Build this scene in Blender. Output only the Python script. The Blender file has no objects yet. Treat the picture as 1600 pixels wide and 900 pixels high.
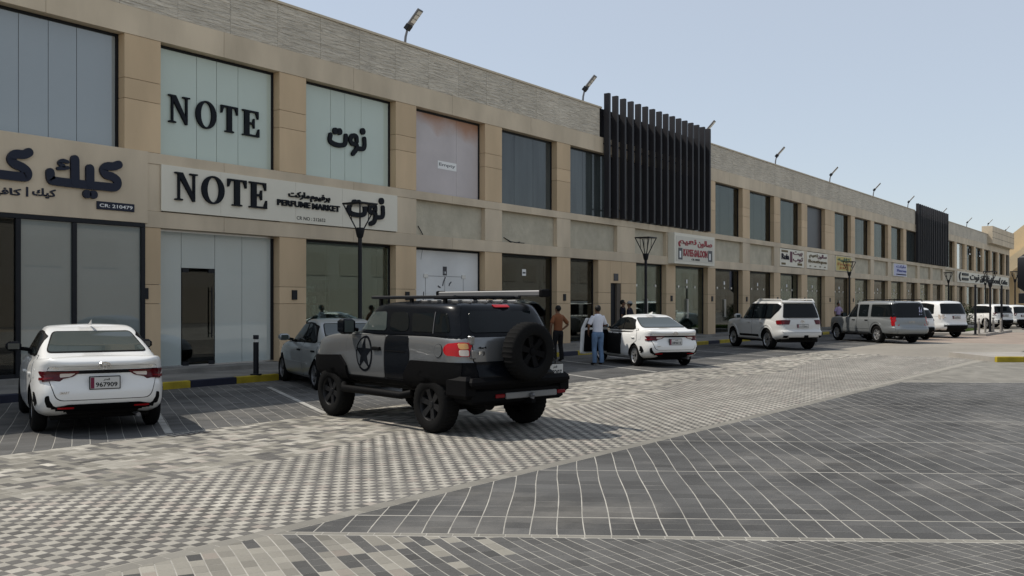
import bpy, bmesh, math, random
import numpy as np
from mathutils import Vector, Matrix
from mathutils.bvhtree import BVHTree
random.seed(7); rng = np.random.default_rng(7)
R = math.radians
S = bpy.context.scene
C = S.collection
# ------------------------------------------------------------------ camera, world, sun, exposure
F_PX, HY, EYE = 1480.0, 474.0, 1.8
TH = math.atan((1874 - 800) / F_PX); CT, ST = math.cos(TH), math.sin(TH)
cd = bpy.data.cameras.new('camera'); cam = bpy.data.objects.new('camera', cd); C.objects.link(cam)
cd.sensor_width = 36; cd.lens = F_PX / 1600 * 36; cd.shift_y = (HY - 450) / 1600
cd.clip_start = 0.1; cd.clip_end = 6000
cam.location = (0, 0, EYE); cam.rotation_euler = (R(90), 0, TH - R(90)); S.camera = cam
SUN = Vector((-0.27, 0.67, 1.0)).normalized()
w = bpy.data.worlds.new('World'); S.world = w; w.use_nodes = True
nt = w.node_tree; bg = nt.nodes['Background']
sky = nt.nodes.new('ShaderNodeTexSky'); sky.sky_type = 'NISHITA'; sky.sun_disc = False
sky.sun_elevation = math.asin(SUN.z); sky.sun_rotation = math.atan2(SUN.x, SUN.y)
sky.altitude = 0; sky.air_density = 1.0; sky.dust_density = 0.5; sky.ozone_density = 2.0
hz = nt.nodes.new('ShaderNodeMix'); hz.data_type = 'RGBA'; hz.inputs[0].default_value = 0.55; hz.inputs[7].default_value = (6.5, 6.95, 7.5, 1)   # pale dusty air over the clear sky
nt.links.new(sky.outputs[0], hz.inputs[6]); nt.links.new(hz.outputs[2], bg.inputs[0]); bg.inputs[1].default_value = 0.088
sd = bpy.data.lights.new('sun', 'SUN'); sd.energy = 3.2; sd.angle = R(0.5); sd.color = (1.0, 0.93, 0.83)
so = bpy.data.objects.new('sun', sd); C.objects.link(so); so.rotation_euler = SUN.to_track_quat('Z', 'Y').to_euler()
so.location = (0, 0, 60)
S.view_settings.view_transform = 'Standard'; S.view_settings.look = 'None'
S.view_settings.exposure = 0.36; S.view_settings.gamma = 1; S.view_settings.use_curve_mapping = False
try:
    S.cycles.max_bounces = 8; S.cycles.transparent_max_bounces = 12; S.cycles.use_denoising = True
except Exception: pass
# ------------------------------------------------------------------ photo measurement -> place
def wall(px, py, D):      # point of the photo on the vertical plane y = D
    u = (px - 800) / F_PX; t = D / (ST - u * CT)
    return t * (CT + u * ST), EYE + t * (HY - py) / F_PX
def gnd(px, py, z=0.0):
    Z = F_PX * (EYE - z) / (py - HY); X = (px - 800) / F_PX * Z
    return Z * CT + X * ST, Z * ST - X * CT
def pix(x, y, z):
    Z = x * CT + y * ST; X = x * ST - y * CT
    return 800 + F_PX * X / Z, HY - F_PX * (z - EYE) / Z
# ------------------------------------------------------------------ materials
def mat(name, col, rough=0.6, metal=0.0, noise=0.0, nscale=6.0, bump=0.0, bscale=60.0, coat=0.0, spec=0.25,
        rnd=0.0, stain=0.0, sscale=0.7, stretch=(1, 1, 1), tone=False, dust=None, streak=0.0, emis=None, attr=None):
    m = bpy.data.materials.new(name); m.use_nodes = True; t = m.node_tree; N = t.nodes; L = t.links
    b = N['Principled BSDF']
    b.inputs['Base Color'].default_value = (*col, 1); b.inputs['Roughness'].default_value = rough
    b.inputs['Metallic'].default_value = metal; b.inputs['Specular IOR Level'].default_value = spec
    b.inputs['Coat Weight'].default_value = coat; b.inputs['Coat Roughness'].default_value = 0.04
    tc = N.new('ShaderNodeTexCoord'); mp = N.new('ShaderNodeMapping'); mp.inputs['Scale'].default_value = stretch
    geo = N.new('ShaderNodeNewGeometry')
    L.new(geo.outputs['Position'] if (noise or stain) and not attr == 'obj' else tc.outputs['Object'], mp.inputs[0])
    cur = None
    def mul(a, fac_socket, lo, hi):
        mr = N.new('ShaderNodeMapRange'); mr.inputs[3].default_value = lo; mr.inputs[4].default_value = hi
        L.new(fac_socket, mr.inputs[0])
        mx = N.new('ShaderNodeMix'); mx.data_type = 'RGBA'; mx.blend_type = 'MULTIPLY'; mx.inputs[0].default_value = 1
        if a is None: mx.inputs[6].default_value = (*col, 1)
        else: L.new(a, mx.inputs[6])
        L.new(mr.outputs[0], mx.inputs[7]); return mx.outputs[2]
    if noise:
        n = N.new('ShaderNodeTexNoise'); n.inputs['Scale'].default_value = nscale; n.inputs['Detail'].default_value = 6
        n.inputs['Roughness'].default_value = 0.65
        L.new(mp.outputs[0], n.inputs[0]); cur = mul(cur, n.outputs[0], 1 - noise, 1 + noise)
    if stain:
        n = N.new('ShaderNodeTexNoise'); n.inputs['Scale'].default_value = sscale; n.inputs['Detail'].default_value = 5
        L.new(mp.outputs[0], n.inputs[0])
        cr = N.new('ShaderNodeValToRGB'); cr.color_ramp.elements[0].position = 0.35; cr.color_ramp.elements[1].position = 0.68
        L.new(n.outputs[0], cr.inputs[0]); cur = mul(cur, cr.outputs[0], 1 - stain, 1 + stain * 0.6)
    if rnd:
        oi = N.new('ShaderNodeObjectInfo'); cur = mul(cur, oi.outputs['Random'], 1 - rnd, 1 + rnd)
    if streak:
        m3 = N.new('ShaderNodeMapping'); m3.inputs['Scale'].default_value = (.10, 1.5, 1); m3.inputs['Rotation'].default_value = (0, 0, .04); L.new(geo.outputs['Position'], m3.inputs[0])
        n = N.new('ShaderNodeTexNoise'); n.inputs['Scale'].default_value = 1.0; n.inputs['Detail'].default_value = 4; L.new(m3.outputs[0], n.inputs[0])
        cr = N.new('ShaderNodeValToRGB'); cr.color_ramp.elements[0].position = 0.36; cr.color_ramp.elements[1].position = 0.62; L.new(n.outputs[0], cr.inputs[0]); cur = mul(cur, cr.outputs[0], 1 - streak, 1 + streak * .4)
    if dust:
        n = N.new('ShaderNodeTexNoise'); n.inputs['Scale'].default_value = dust[0]; n.inputs['Detail'].default_value = 8; n.inputs['Roughness'].default_value = .7
        L.new(mp.outputs[0], n.inputs[0]); mr = N.new('ShaderNodeMapRange'); mr.inputs[1].default_value = dust[1]; mr.inputs[2].default_value = dust[1] + .22; mr.inputs[4].default_value = dust[2]; L.new(n.outputs[0], mr.inputs[0])
        mx = N.new('ShaderNodeMix'); mx.data_type = 'RGBA'; L.new(mr.outputs[0], mx.inputs[0]); mx.inputs[7].default_value = (.30, .28, .245, 1)
        if cur is None: mx.inputs[6].default_value = (*col, 1)
        else: L.new(cur, mx.inputs[6])
        cur = mx.outputs[2]
    if tone:
        at = N.new('ShaderNodeAttribute'); at.attribute_name = 'tone'; cur = mul(cur, at.outputs['Fac'], 0.62, 1.38)
    if cur is not None: L.new(cur, b.inputs['Base Color'])
    if bump:
        n = N.new('ShaderNodeTexNoise'); n.inputs['Scale'].default_value = bscale; n.inputs['Detail'].default_value = 5
        L.new(mp.outputs[0], n.inputs[0])
        bp = N.new('ShaderNodeBump'); bp.inputs['Strength'].default_value = bump; bp.inputs['Distance'].default_value = 0.02
        L.new(n.outputs[0], bp.inputs['Height']); L.new(bp.outputs[0], b.inputs['Normal'])
    if emis: b.inputs['Emission Color'].default_value = (*emis[0], 1); b.inputs['Emission Strength'].default_value = emis[1]
    return m
def glass(name, tint, refl=0.12, rough=0.01, mult=.75):
    m = bpy.data.materials.new(name); m.use_nodes = True; t = m.node_tree; N = t.nodes; L = t.links
    N.remove(N['Principled BSDF']); out = N['Material Output']
    tr = N.new('ShaderNodeBsdfTransparent'); tr.inputs[0].default_value = (*tint, 1)
    gl = N.new('ShaderNodeBsdfGlossy'); gl.inputs['Roughness'].default_value = rough; gl.inputs[0].default_value = (0.92, 0.93, 0.92, 1)
    fr = N.new('ShaderNodeFresnel'); fr.inputs[0].default_value = 1.5
    ad = N.new('ShaderNodeMath'); ad.operation = 'MULTIPLY_ADD'; ad.inputs[1].default_value = mult; ad.inputs[2].default_value = refl; ad.use_clamp = True
    L.new(fr.outputs[0], ad.inputs[0]); mx = N.new('ShaderNodeMixShader'); L.new(ad.outputs[0], mx.inputs[0])
    L.new(tr.outputs[0], mx.inputs[1]); L.new(gl.outputs[0], mx.inputs[2]); L.new(mx.outputs[0], out.inputs[0])
    return m
M = {}
M['tan'] = mat('tan_cladding', (0.58, 0.435, 0.275), 0.6, noise=0.06, nscale=1.3, rnd=0.07, stain=0.12, sscale=0.9, stretch=(1, 1, .3), spec=.2)
M['band'] = mat('band_cladding', (0.585, 0.49, 0.36), 0.65, noise=0.07, nscale=1.6, rnd=0.05, stain=0.14, sscale=1.0, stretch=(1, 1, .4), spec=.2)
M['core'] = mat('wall_core', (0.12, 0.10, 0.08), 0.9, noise=0.2)
M['stone'] = mat('infill_stone', (0.47, 0.43, 0.335), 0.85, noise=0.22, nscale=3.0, bump=0.5, bscale=14, rnd=0.04, stain=0.12, sscale=1.2)
M['coping'] = mat('coping_stone', (0.52, 0.45, 0.34), 0.7, noise=0.1, nscale=3)
M['roofedge'] = mat('roof_membrane', (0.23, 0.22, 0.20), 0.8, noise=0.15)
M['cream'] = mat('sign_cream', (0.70, 0.665, 0.56), 0.5, noise=0.04, nscale=1.0)
M['black'] = mat('black_metal', (0.012, 0.013, 0.016), 0.45, noise=0.15, nscale=4, spec=.2)
M['fin'] = mat('louvre_metal', (0.030, 0.029, 0.032), 0.5, noise=0.1, nscale=2, rnd=0.1, spec=.2)
M['finback'] = mat('louvre_back', (0.010, 0.010, 0.013), 0.7, spec=.1)
M['letter'] = mat('letter_black', (0.010, 0.012, 0.016), 0.5, noise=0.1, spec=.1)
M['frost_green'] = mat('frosted_film_green', (0.50, 0.57, 0.50), 0.05, noise=0.05, nscale=0.8, spec=0.5)
M['frost_blue'] = mat('frosted_film_blue', (0.25, 0.28, 0.285), 0.03, noise=0.08, nscale=0.5, spec=0.8, coat=1.0)
M['frost_shop'] = mat('frosted_film_shop', (0.215, 0.24, 0.225), 0.015, noise=0.12, nscale=0.5, spec=0.9, coat=1.0)
M['frost_grey'] = mat('frosted_film_grey', (0.41, 0.455, 0.435), 0.02, noise=0.08, nscale=0.6, spec=0.8, coat=1.0)
M['dark_film'] = mat('dark_film', (0.055, 0.065, 0.065), 0.08, noise=0.35, nscale=1.0, stretch=(3, 3, 0.4), spec=0.5, stain=0.3)
M['charcoal'] = mat('charcoal_panel', (0.045, 0.045, 0.05), 0.35, noise=0.1)
M['curtain'] = mat('curtain_cloth', (0.34, 0.35, 0.32), 0.9, noise=0.1, nscale=1.5)
M['whitewash'] = mat('whitewash', (0.68, 0.68, 0.66), 0.5, noise=0.06, nscale=1.5, stain=0.08, sscale=0.8)
M['clear'] = glass('clear_glass', (0.66, 0.76, 0.74), 0.02)
M['smoke_up'] = glass('upper_glass', (0.46, 0.48, 0.455), 0.02, mult=.38)
M['smoke'] = glass('smoked_glass', (0.28, 0.33, 0.32), 0.03)
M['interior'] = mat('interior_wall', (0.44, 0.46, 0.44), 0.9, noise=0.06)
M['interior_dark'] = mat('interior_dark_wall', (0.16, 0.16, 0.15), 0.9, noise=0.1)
M['shelfwood'] = mat('shelf_board', (0.22, 0.17, 0.12), 0.6, noise=0.2)
M['steel'] = mat('brushed_steel', (0.55, 0.55, 0.54), 0.3, metal=0.9)
M['greymetal'] = mat('grey_metal', (0.16, 0.16, 0.165), 0.4, metal=0.4)
M['white'] = mat('white_print', (0.78, 0.78, 0.76), 0.5)
M['led'] = mat('lamp_lens', (0.62, 0.60, 0.55), 0.25, noise=0.1)
M['concrete'] = mat('concrete', (0.32, 0.30, 0.27), 0.85, noise=0.15, nscale=5, bump=0.3, bscale=40, stain=0.15)
M['walk'] = mat('pavement_slabs', (0.205, 0.195, 0.175), 0.85, noise=0.2, nscale=6, bump=0.3, bscale=40, stain=0.25, sscale=1.2)
M['kyellow'] = mat('kerb_yellow', (0.36, 0.275, 0.025), 0.65, noise=0.2, nscale=8, stain=0.2, sscale=3)
M['kblue'] = mat('kerb_navy', (0.018, 0.020, 0.034), 0.65, noise=0.25, nscale=8)
M['kblack'] = mat('kerb_black', (0.02, 0.02, 0.022), 0.65, noise=0.25, nscale=8)
M['pdark'] = mat('paver_dark', (0.128, 0.122, 0.112), 0.8, dust=(.5, .55, .3), streak=.15, noise=0.38, nscale=60, bump=0.35, bscale=160, stain=0.20, sscale=0.55, tone=True)
M['pgrey'] = mat('paver_grey', (0.098, 0.096, 0.091), 0.82, noise=0.4, nscale=55, bump=0.35, bscale=160, stain=0.25, sscale=0.6, tone=True)
M['pmid'] = mat('paver_charcoal', (0.090, 0.089, 0.086), 0.8, noise=0.42, nscale=55, bump=0.35, bscale=160, stain=0.34, sscale=0.4, dust=(.33, .52, .42), streak=.18, tone=True, stretch=(1, 1, 1))
M['plight'] = mat('paver_beige', (0.36, 0.34, 0.295), 0.85, streak=.12, noise=0.32, nscale=65, bump=0.3, bscale=160, stain=0.2, sscale=0.6, tone=True)
M['ppink'] = mat('paver_pinkish', (0.345, 0.31, 0.27), 0.85, streak=.12, noise=0.32, nscale=65, bump=0.3, bscale=160, stain=0.1, sscale=0.6, tone=True)
M['jointw'] = mat('joint_white', (0.37, 0.355, 0.315), 0.9, noise=0.35, nscale=9, stain=0.25, sscale=1.4)
M['jointg'] = mat('joint_sand', (0.27, 0.255, 0.22), 0.95, noise=0.3, nscale=20)
M['jointd'] = mat('joint_dark', (0.15, 0.145, 0.13), 0.95, noise=0.3, nscale=20)
M['ground'] = mat('ground_sand', (0.42, 0.365, 0.285), 0.95, noise=0.2, nscale=0.8, stain=0.2, sscale=0.06)
M['linew'] = mat('line_paint', (0.37, 0.36, 0.33), 0.8, noise=0.3, nscale=25, stain=0.3, sscale=4)
M['grass'] = mat('grass_blades', (0.075, 0.12, 0.03), 0.8, noise=0.4, nscale=8)
M['leaf'] = mat('bush_leaf', (0.05, 0.075, 0.03), 0.7, noise=0.4, nscale=10, rnd=0.2)
M['bark'] = mat('bark', (0.12, 0.09, 0.06), 0.9, noise=0.3)
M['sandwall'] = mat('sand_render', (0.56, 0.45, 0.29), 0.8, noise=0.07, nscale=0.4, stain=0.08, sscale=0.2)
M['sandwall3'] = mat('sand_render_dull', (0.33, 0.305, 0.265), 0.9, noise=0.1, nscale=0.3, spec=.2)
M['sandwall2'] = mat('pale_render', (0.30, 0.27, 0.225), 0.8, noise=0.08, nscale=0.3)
# cars
M['pwhite'] = mat('paint_white', (0.74, 0.74, 0.72), 0.35, coat=0.8, noise=0.02, nscale=3)
M['pwhite2'] = mat('paint_pearl', (0.56, 0.56, 0.54), 0.35, coat=0.8, noise=0.03, nscale=3)
M['psilver'] = mat('paint_silver', (0.175, 0.18, 0.182), 0.3, metal=0.55, coat=0.7, noise=0.04, nscale=3)
M['psilver2'] = mat('paint_light_silver', (0.32, 0.335, 0.335), 0.36, metal=0.45, coat=0.7, noise=0.04, nscale=3)
M['psub'] = mat('paint_grey_silver', (0.235, 0.25, 0.255), 0.38, metal=0.4, coat=0.6, noise=0.04, nscale=3)
M['pblack'] = mat('paint_black', (0.004, 0.005, 0.007), 0.25, coat=0.0, spec=0.14, noise=0.05)
M['plastic'] = mat('black_plastic', (0.005, 0.005, 0.0055), 0.6, spec=0.06, noise=0.15, nscale=30)
M['seam'] = mat('seam_dark', (0.015, 0.015, 0.015), 0.8)
M['cglass'] = mat('car_glass', (0.006, 0.008, 0.009), 0.03, spec=0.2)
M['cglass2'] = mat('car_glass_light', (0.05, 0.062, 0.06), 0.04, spec=0.45)
M['rubber'] = mat('tyre_rubber', (0.010, 0.010, 0.010), 0.85, spec=0.06, noise=0.3, nscale=40, bump=0.3, bscale=90)
M['alloy'] = mat('alloy', (0.42, 0.42, 0.42), 0.35, metal=0.7)
M['dalloy'] = mat('dark_alloy', (0.018, 0.018, 0.019), 0.4, metal=0.2, spec=.25)
M['well'] = mat('wheel_well', (0.006, 0.006, 0.006), 0.9)
M['redlamp'] = mat('lamp_red', (0.40, 0.006, 0.010), 0.2, coat=0.1)
M['dredlamp'] = mat('lamp_dark_red', (0.070, 0.003, 0.006), 0.15, coat=0.15)
M['dredlamp2'] = mat('lamp_red_lens', (0.16, 0.005, 0.008), 0.2, coat=0.1)
M['rackgrey'] = mat('rack_grey', (0.22, 0.22, 0.22), 0.4, metal=.4)
M['stepgrey'] = mat('step_grey', (0.20, 0.20, 0.195), 0.5, noise=.1)
M['clearlamp'] = mat('lamp_clear', (0.55, 0.48, 0.42), 0.12, coat=0.6)
M['amber'] = mat('lamp_amber', (0.55, 0.30, 0.10), 0.15, coat=0.6)
M['chrome'] = mat('chrome', (0.62, 0.62, 0.62), 0.12, metal=1.0)
M['plate'] = mat('plate_white', (0.52, 0.52, 0.50), 0.4)
M['maroon'] = mat('plate_maroon', (0.16, 0.02, 0.05), 0.4)
# people
M['skin'] = mat('skin_brown', (0.17, 0.088, 0.052), 0.55, noise=0.08)
M['hair'] = mat('hair_black', (0.010, 0.009, 0.008), 0.6, noise=0.2)
M['rust'] = mat('shirt_rust', (0.20, 0.075, 0.032), 0.85, noise=0.15, nscale=14)
M['wshirt'] = mat('shirt_white', (0.62, 0.63, 0.68), 0.85, noise=0.08, nscale=14)
M['navy'] = mat('shirt_navy', (0.012, 0.012, 0.02), 0.85, noise=0.15)
M['lav'] = mat('shirt_lavender', (0.34, 0.26, 0.40), 0.85, noise=0.1)
M['jeans'] = mat('jeans_blue', (0.12, 0.19, 0.30), 0.9, noise=0.2, nscale=16, stain=0.15, sscale=6)
M['trouser'] = mat('trousers_black', (0.010, 0.010, 0.011), 0.9)
M['cap'] = mat('cap_grey', (0.30, 0.30, 0.30), 0.9, noise=0.1)
# ------------------------------------------------------------------ helpers
def tag(o, label=None, cat=None, group=None, kind=None):
    if label: o['label'] = label
    if cat: o['category'] = cat
    if group: o['group'] = group
    if kind: o['kind'] = kind
    return o
def empty(name, loc=(0, 0, 0), rz=0.0, parent=None):
    o = bpy.data.objects.new(name, None); C.objects.link(o); o.location = loc; o.rotation_euler = (0, 0, rz)
    o.empty_display_size = 0.2
    if parent: o.parent = parent
    return o
def link(name, me, parent=None):
    o = bpy.data.objects.new(name, me); C.objects.link(o)
    if parent: o.parent = parent
    return o
def smooth(me, ang=35):
    me.polygons.foreach_set('use_smooth', [True] * len(me.polygons)); me.set_sharp_from_angle(angle=R(ang))
class MB:
    def __init__(s): s.v = []; s.f = []; s.mi = []; s.mats = []
    def m(s, k):
        if k not in s.mats: s.mats.append(k)
        return s.mats.index(k)
    def add(s, vs, fs, k):
        b = len(s.v); i = s.m(k); s.v += [tuple(p) for p in vs]
        for f in fs: s.f.append([b + j for j in f]); s.mi.append(i)
    def box(s, x0, x1, y0, y1, z0, z1, k, T=None):
        vs = [(x0, y0, z0), (x1, y0, z0), (x1, y1, z0), (x0, y1, z0), (x0, y0, z1), (x1, y0, z1), (x1, y1, z1), (x0, y1, z1)]
        if T is not None: vs = [T @ Vector(p) for p in vs]
        s.add(vs, [(0, 3, 2, 1), (4, 5, 6, 7), (0, 1, 5, 4), (1, 2, 6, 5), (2, 3, 7, 6), (3, 0, 4, 7)], k)
    def bbox(s, x0, x1, y0, y1, z0, z1, k, c=0.006, T=None):     # chamfered box
        vs = []
        for z, i in ((z0, c), (z0 + c, 0), (z1 - c, 0), (z1, c)):
            a, b, d, e = x0 + i, x1 - i, y0 + i, y1 - i
            vs += [(a, d, z), (b, d, z), (b, e, z), (a, e, z)]
        fs = [(3, 2, 1, 0), (12, 13, 14, 15)]
        for r in range(3):
            for q in range(4):
                fs.append((r * 4 + q, r * 4 + (q + 1) % 4, r * 4 + 4 + (q + 1) % 4, r * 4 + 4 + q))
        if T is not None: vs = [T @ Vector(p) for p in vs]
        s.add(vs, fs, k)
    def tube(s, pts, r, k, n=10, cap=True):
        pts = [Vector(p) for p in pts]; rs = r if isinstance(r, (list, tuple)) else [r] * len(pts)
        vs = []; up = None
        for i, p in enumerate(pts):
            d = (pts[min(i + 1, len(pts) - 1)] - pts[max(i - 1, 0)]).normalized()
            if up is None: up = Vector((0, 0, 1)) if abs(d.z) < 0.9 else Vector((1, 0, 0))
            a = d.cross(up).normalized(); b = a.cross(d).normalized(); up = b
            vs += [p + rs[i] * (a * math.cos(2 * math.pi * j / n) + b * math.sin(2 * math.pi * j / n)) for j in range(n)]
        fs = [(i * n + j, i * n + (j + 1) % n, (i + 1) * n + (j + 1) % n, (i + 1) * n + j) for i in range(len(pts) - 1) for j in range(n)]
        if cap: fs += [tuple(range(n))[::-1], tuple((len(pts) - 1) * n + j for j in range(n))]
        s.add(vs, fs, k)
    def lathe(s, prof, k, n=24, axis='z', o=(0, 0, 0), wob=None):   # prof: (r, h)
        vs = []
        for r, h in prof:
            for j in range(n):
                rr = r
                if wob and r > wob[0]: rr = r - (wob[1] if j % 2 else 0)
                a = 2 * math.pi * j / n; c, d = rr * math.cos(a), rr * math.sin(a)
                vs.append((o[0] + c, o[1] + d, o[2] + h) if axis == 'z' else (o[0] + c, o[1] + h, o[2] + d) if axis == 'y' else (o[0] + h, o[1] + c, o[2] + d))
        fs = [(i * n + j, i * n + (j + 1) % n, (i + 1) * n + (j + 1) % n, (i + 1) * n + j) for i in range(len(prof) - 1) for j in range(n)]
        s.add(vs, fs, k)
    def mesh(s, name, sm=None):
        me = bpy.data.meshes.new(name); me.from_pydata(s.v, [], s.f)
        for k in s.mats: me.materials.append(M[k])
        me.polygons.foreach_set('material_index', s.mi)
        if sm: smooth(me, sm)
        me.update(); return me
    def build(s, name, parent=None, sm=None): return link(name, s.mesh(name, sm), parent)
def fixn(me):
    b = bmesh.new(); b.from_mesh(me); bmesh.ops.recalc_face_normals(b, faces=b.faces); b.to_mesh(me); b.free(); return me
# text -----------------------------------------------------------------------
_dg = None
def text_mesh(body, h, k, bold=0.0, depth=0.01, width=None, spacing=1.0):
    cu = bpy.data.curves.new('text', 'FONT'); cu.body = body; cu.size = 1; cu.extrude = 0.5; cu.offset = bold
    cu.space_character = spacing; cu.resolution_u = 3
    o = bpy.data.objects.new('text', cu); C.objects.link(o)
    dg = bpy.context.evaluated_depsgraph_get(); me = bpy.data.meshes.new_from_object(o.evaluated_get(dg))
    bpy.data.objects.remove(o); bpy.data.curves.remove(cu)
    n = len(me.vertices); a = np.zeros(n * 3, np.float32); me.vertices.foreach_get('co', a); a = a.reshape(-1, 3)
    lo, hi = a.min(0), a.max(0); sy = h / (hi[1] - lo[1]); sx = sy if width is None else width / (hi[0] - lo[0])
    a[:, 0] = (a[:, 0] - (lo[0] + hi[0]) / 2) * sx; a[:, 1] = (a[:, 1] - (lo[1] + hi[1]) / 2) * sy; a[:, 2] = (a[:, 2] + 0.5) * depth
    me.vertices.foreach_set('co', a.ravel()); me.materials.clear(); me.materials.append(M[k]); me.update(); return me
def text_wall(name, body, x0, x1, z0, z1, y, k, parent, bold=0.0, depth=0.02, spacing=1.0):
    me = text_mesh(body, z1 - z0, k, bold, depth, x1 - x0, spacing)
    me.transform(Matrix(((1, 0, 0, (x0 + x1) / 2), (0, 0, -1, y), (0, 1, 0, (z0 + z1) / 2), (0, 0, 0, 1))))
    return link(name, me, parent)
AR = {'kayk': '\ufeda\ufef4\ufedb', 'kafeh': '\ufeea\ufef4\ufed3\ufe8e\ufedb', 'qatar': '\ufeae\ufec4\ufed7',
      'birfyum': '\ufee1\ufeee\ufef4\ufed3\ufeae\ufe91', 'market': '\ufe96\ufedb\ufead\ufe8e\ufee3', 'salon': '\ufee5\ufeee\ufedf\ufe8e\ufebb',
      'nut': '\ufe95\ufeee\ufee7', 'naim': '\ufee2\ufef4\ufecc\ufee7', 'bayt': '\ufe96\ufef4\ufe91', 'thawb': '\ufe8f\ufeee\ufe9b'}
# brush strokes for hand-made sign letters -------------------------------------
def catmull(p, n=6):
    if len(p) < 3: return [Vector(q) for q in p]
    P = [Vector(q) for q in p]; P = [2 * P[0] - P[1]] + P + [2 * P[-1] - P[-2]]; out = []
    for i in range(1, len(P) - 2):
        for j in range(n):
            t = j / n; a, b, c, d = P[i - 1:i + 3]
            out.append(0.5 * ((2 * b) + (c - a) * t + (2 * a - 5 * b + 4 * c - d) * t * t + (3 * b - a - 3 * c + d) * t ** 3))
    out.append(P[-2]); return out
def stroke(mb, pts, wd, y, depth, k, sm=True):
    p = catmull(pts) if sm else [Vector(q) for q in pts]; n = len(p); L = []; Rr = []
    for i in range(n):
        d = (p[min(i + 1, n - 1)] - p[max(i - 1, 0)]).normalized(); nn = Vector((-d.y, d.x)) * wd / 2
        L.append(p[i] + nn); Rr.append(p[i] - nn)
    def arc(c, d, s0):
        a0 = math.atan2(d.y, d.x); return [c + Vector((math.cos(a0 + s0 * a), math.sin(a0 + s0 * a))) * wd / 2 for a in (R(60), R(30), 0, R(-30), R(-60))]
    outs = []
    f = []; v = []
    def put(q): v.append((q.x, y - depth, q.y)); return len(v) - 1
    li = [put(q) for q in L]; ri = [put(q) for q in Rr]
    for i in range(n - 1): f.append((li[i], li[i + 1], ri[i + 1], ri[i]))
    de = (p[-1] - p[-2]).normalized(); ds = (p[0] - p[1]).normalized()
    e = [put(q) for q in arc(p[-1], de, 1)]; s0 = [put(q) for q in arc(p[0], ds, 1)]
    f.append([li[-1]] + e + [ri[-1]]); f.append([ri[0]] + s0 + [li[0]])
    rim = li + e + ri[::-1] + s0
    b = len(v); v += [(q[0], y, q[2]) for q in [v[i] for i in rim]]
    m = len(rim)
    for i in range(m): f.append((rim[i], b + i, b + (i + 1) % m, rim[(i + 1) % m]))
    mb.add(v, f, k)
def dot(mb, c, r, y, depth, k):
    v = [(c[0] + r * math.cos(a * math.pi / 8), y - depth, c[1] + r * math.sin(a * math.pi / 8)) for a in range(16)]
    v2 = [(p[0], y, p[2]) for p in v]
    mb.add(v + v2, [tuple(range(16))] + [(i, 16 + i, 16 + (i + 1) % 16, (i + 1) % 16) for i in range(16)], k)
def prism(mb, poly, y0, y1, k):   # poly (x,z), front at y0
    n = len(poly); v = [(p[0], y0, p[1]) for p in poly] + [(p[0], y1, p[1]) for p in poly]
    mb.add(v, [tuple(range(n)), tuple(range(n, 2 * n))[::-1]] + [(i, n + i, n + (i + 1) % n, (i + 1) % n) for i in range(n)], k)
SERIF = {'N': [[(0, 0), (.34, 0), (.34, .05), (.21, .07), (.21, .9), (.13, .9), (.13, .07), (0, .05)], [(0, .95), (0, 1), (.33, 1), (.88, .12), (.88, -.01), (.80, -.01), (.12, .93)],
               [(.66, 1), (1, 1), (1, .95), (.88, .93), (.88, .1), (.80, .1), (.80, .93), (.66, .95)]],
         'T': [[(.24, 0), (.76, 0), (.76, .05), (.64, .07), (.64, .95), (.36, .95), (.36, .07), (.24, .05)], [(0, 1), (1, 1), (1, .70), (.95, .70), (.84, .93), (.16, .93), (.05, .70), (0, .70)]],
         'E': [[(0, 0), (1, 0), (1, .32), (.95, .32), (.82, .07), (.40, .07), (.40, .93), (.78, .93), (.90, .70), (.95, .70), (.95, 1), (0, 1), (0, .95), (.12, .93), (.12, .07), (0, .05)],
               [(.39, .46), (.60, .46), (.66, .32), (.71, .32), (.71, .70), (.66, .70), (.60, .54), (.39, .54)]]}
def serif(ch, x0, x1, z0, z1, y, depth, k, parent):
    mb = MB(); fx = lambda p: (x0 + p[0] * (x1 - x0), z0 + p[1] * (z1 - z0))
    if ch == 'O':
        n = 32; v = []; cx, cz = .5, .5
        for ax, az, yy in ((.5, .52, y - depth), (.27, .46, y - depth), (.5, .52, y), (.27, .46, y)):
            v += [(fx((cx + ax * math.cos(2 * math.pi * i / n), cz + az * math.sin(2 * math.pi * i / n)))[0], yy, fx((0, cz + az * math.sin(2 * math.pi * i / n)))[1]) for i in range(n)]
        f = []
        for i in range(n):
            j = (i + 1) % n; f += [(i, j, n + j, n + i), (i, 2 * n + i, 2 * n + j, j), (n + i, n + j, 3 * n + j, 3 * n + i)]
        mb.add(v, f, k)
    else:
        for q, poly in enumerate(SERIF[ch]): prism(mb, [fx(p) for p in poly], y - depth - q * 0.002, y, k)
    me = mb.mesh('letter'); fixn(me); return link('letter', me, parent)
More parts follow.
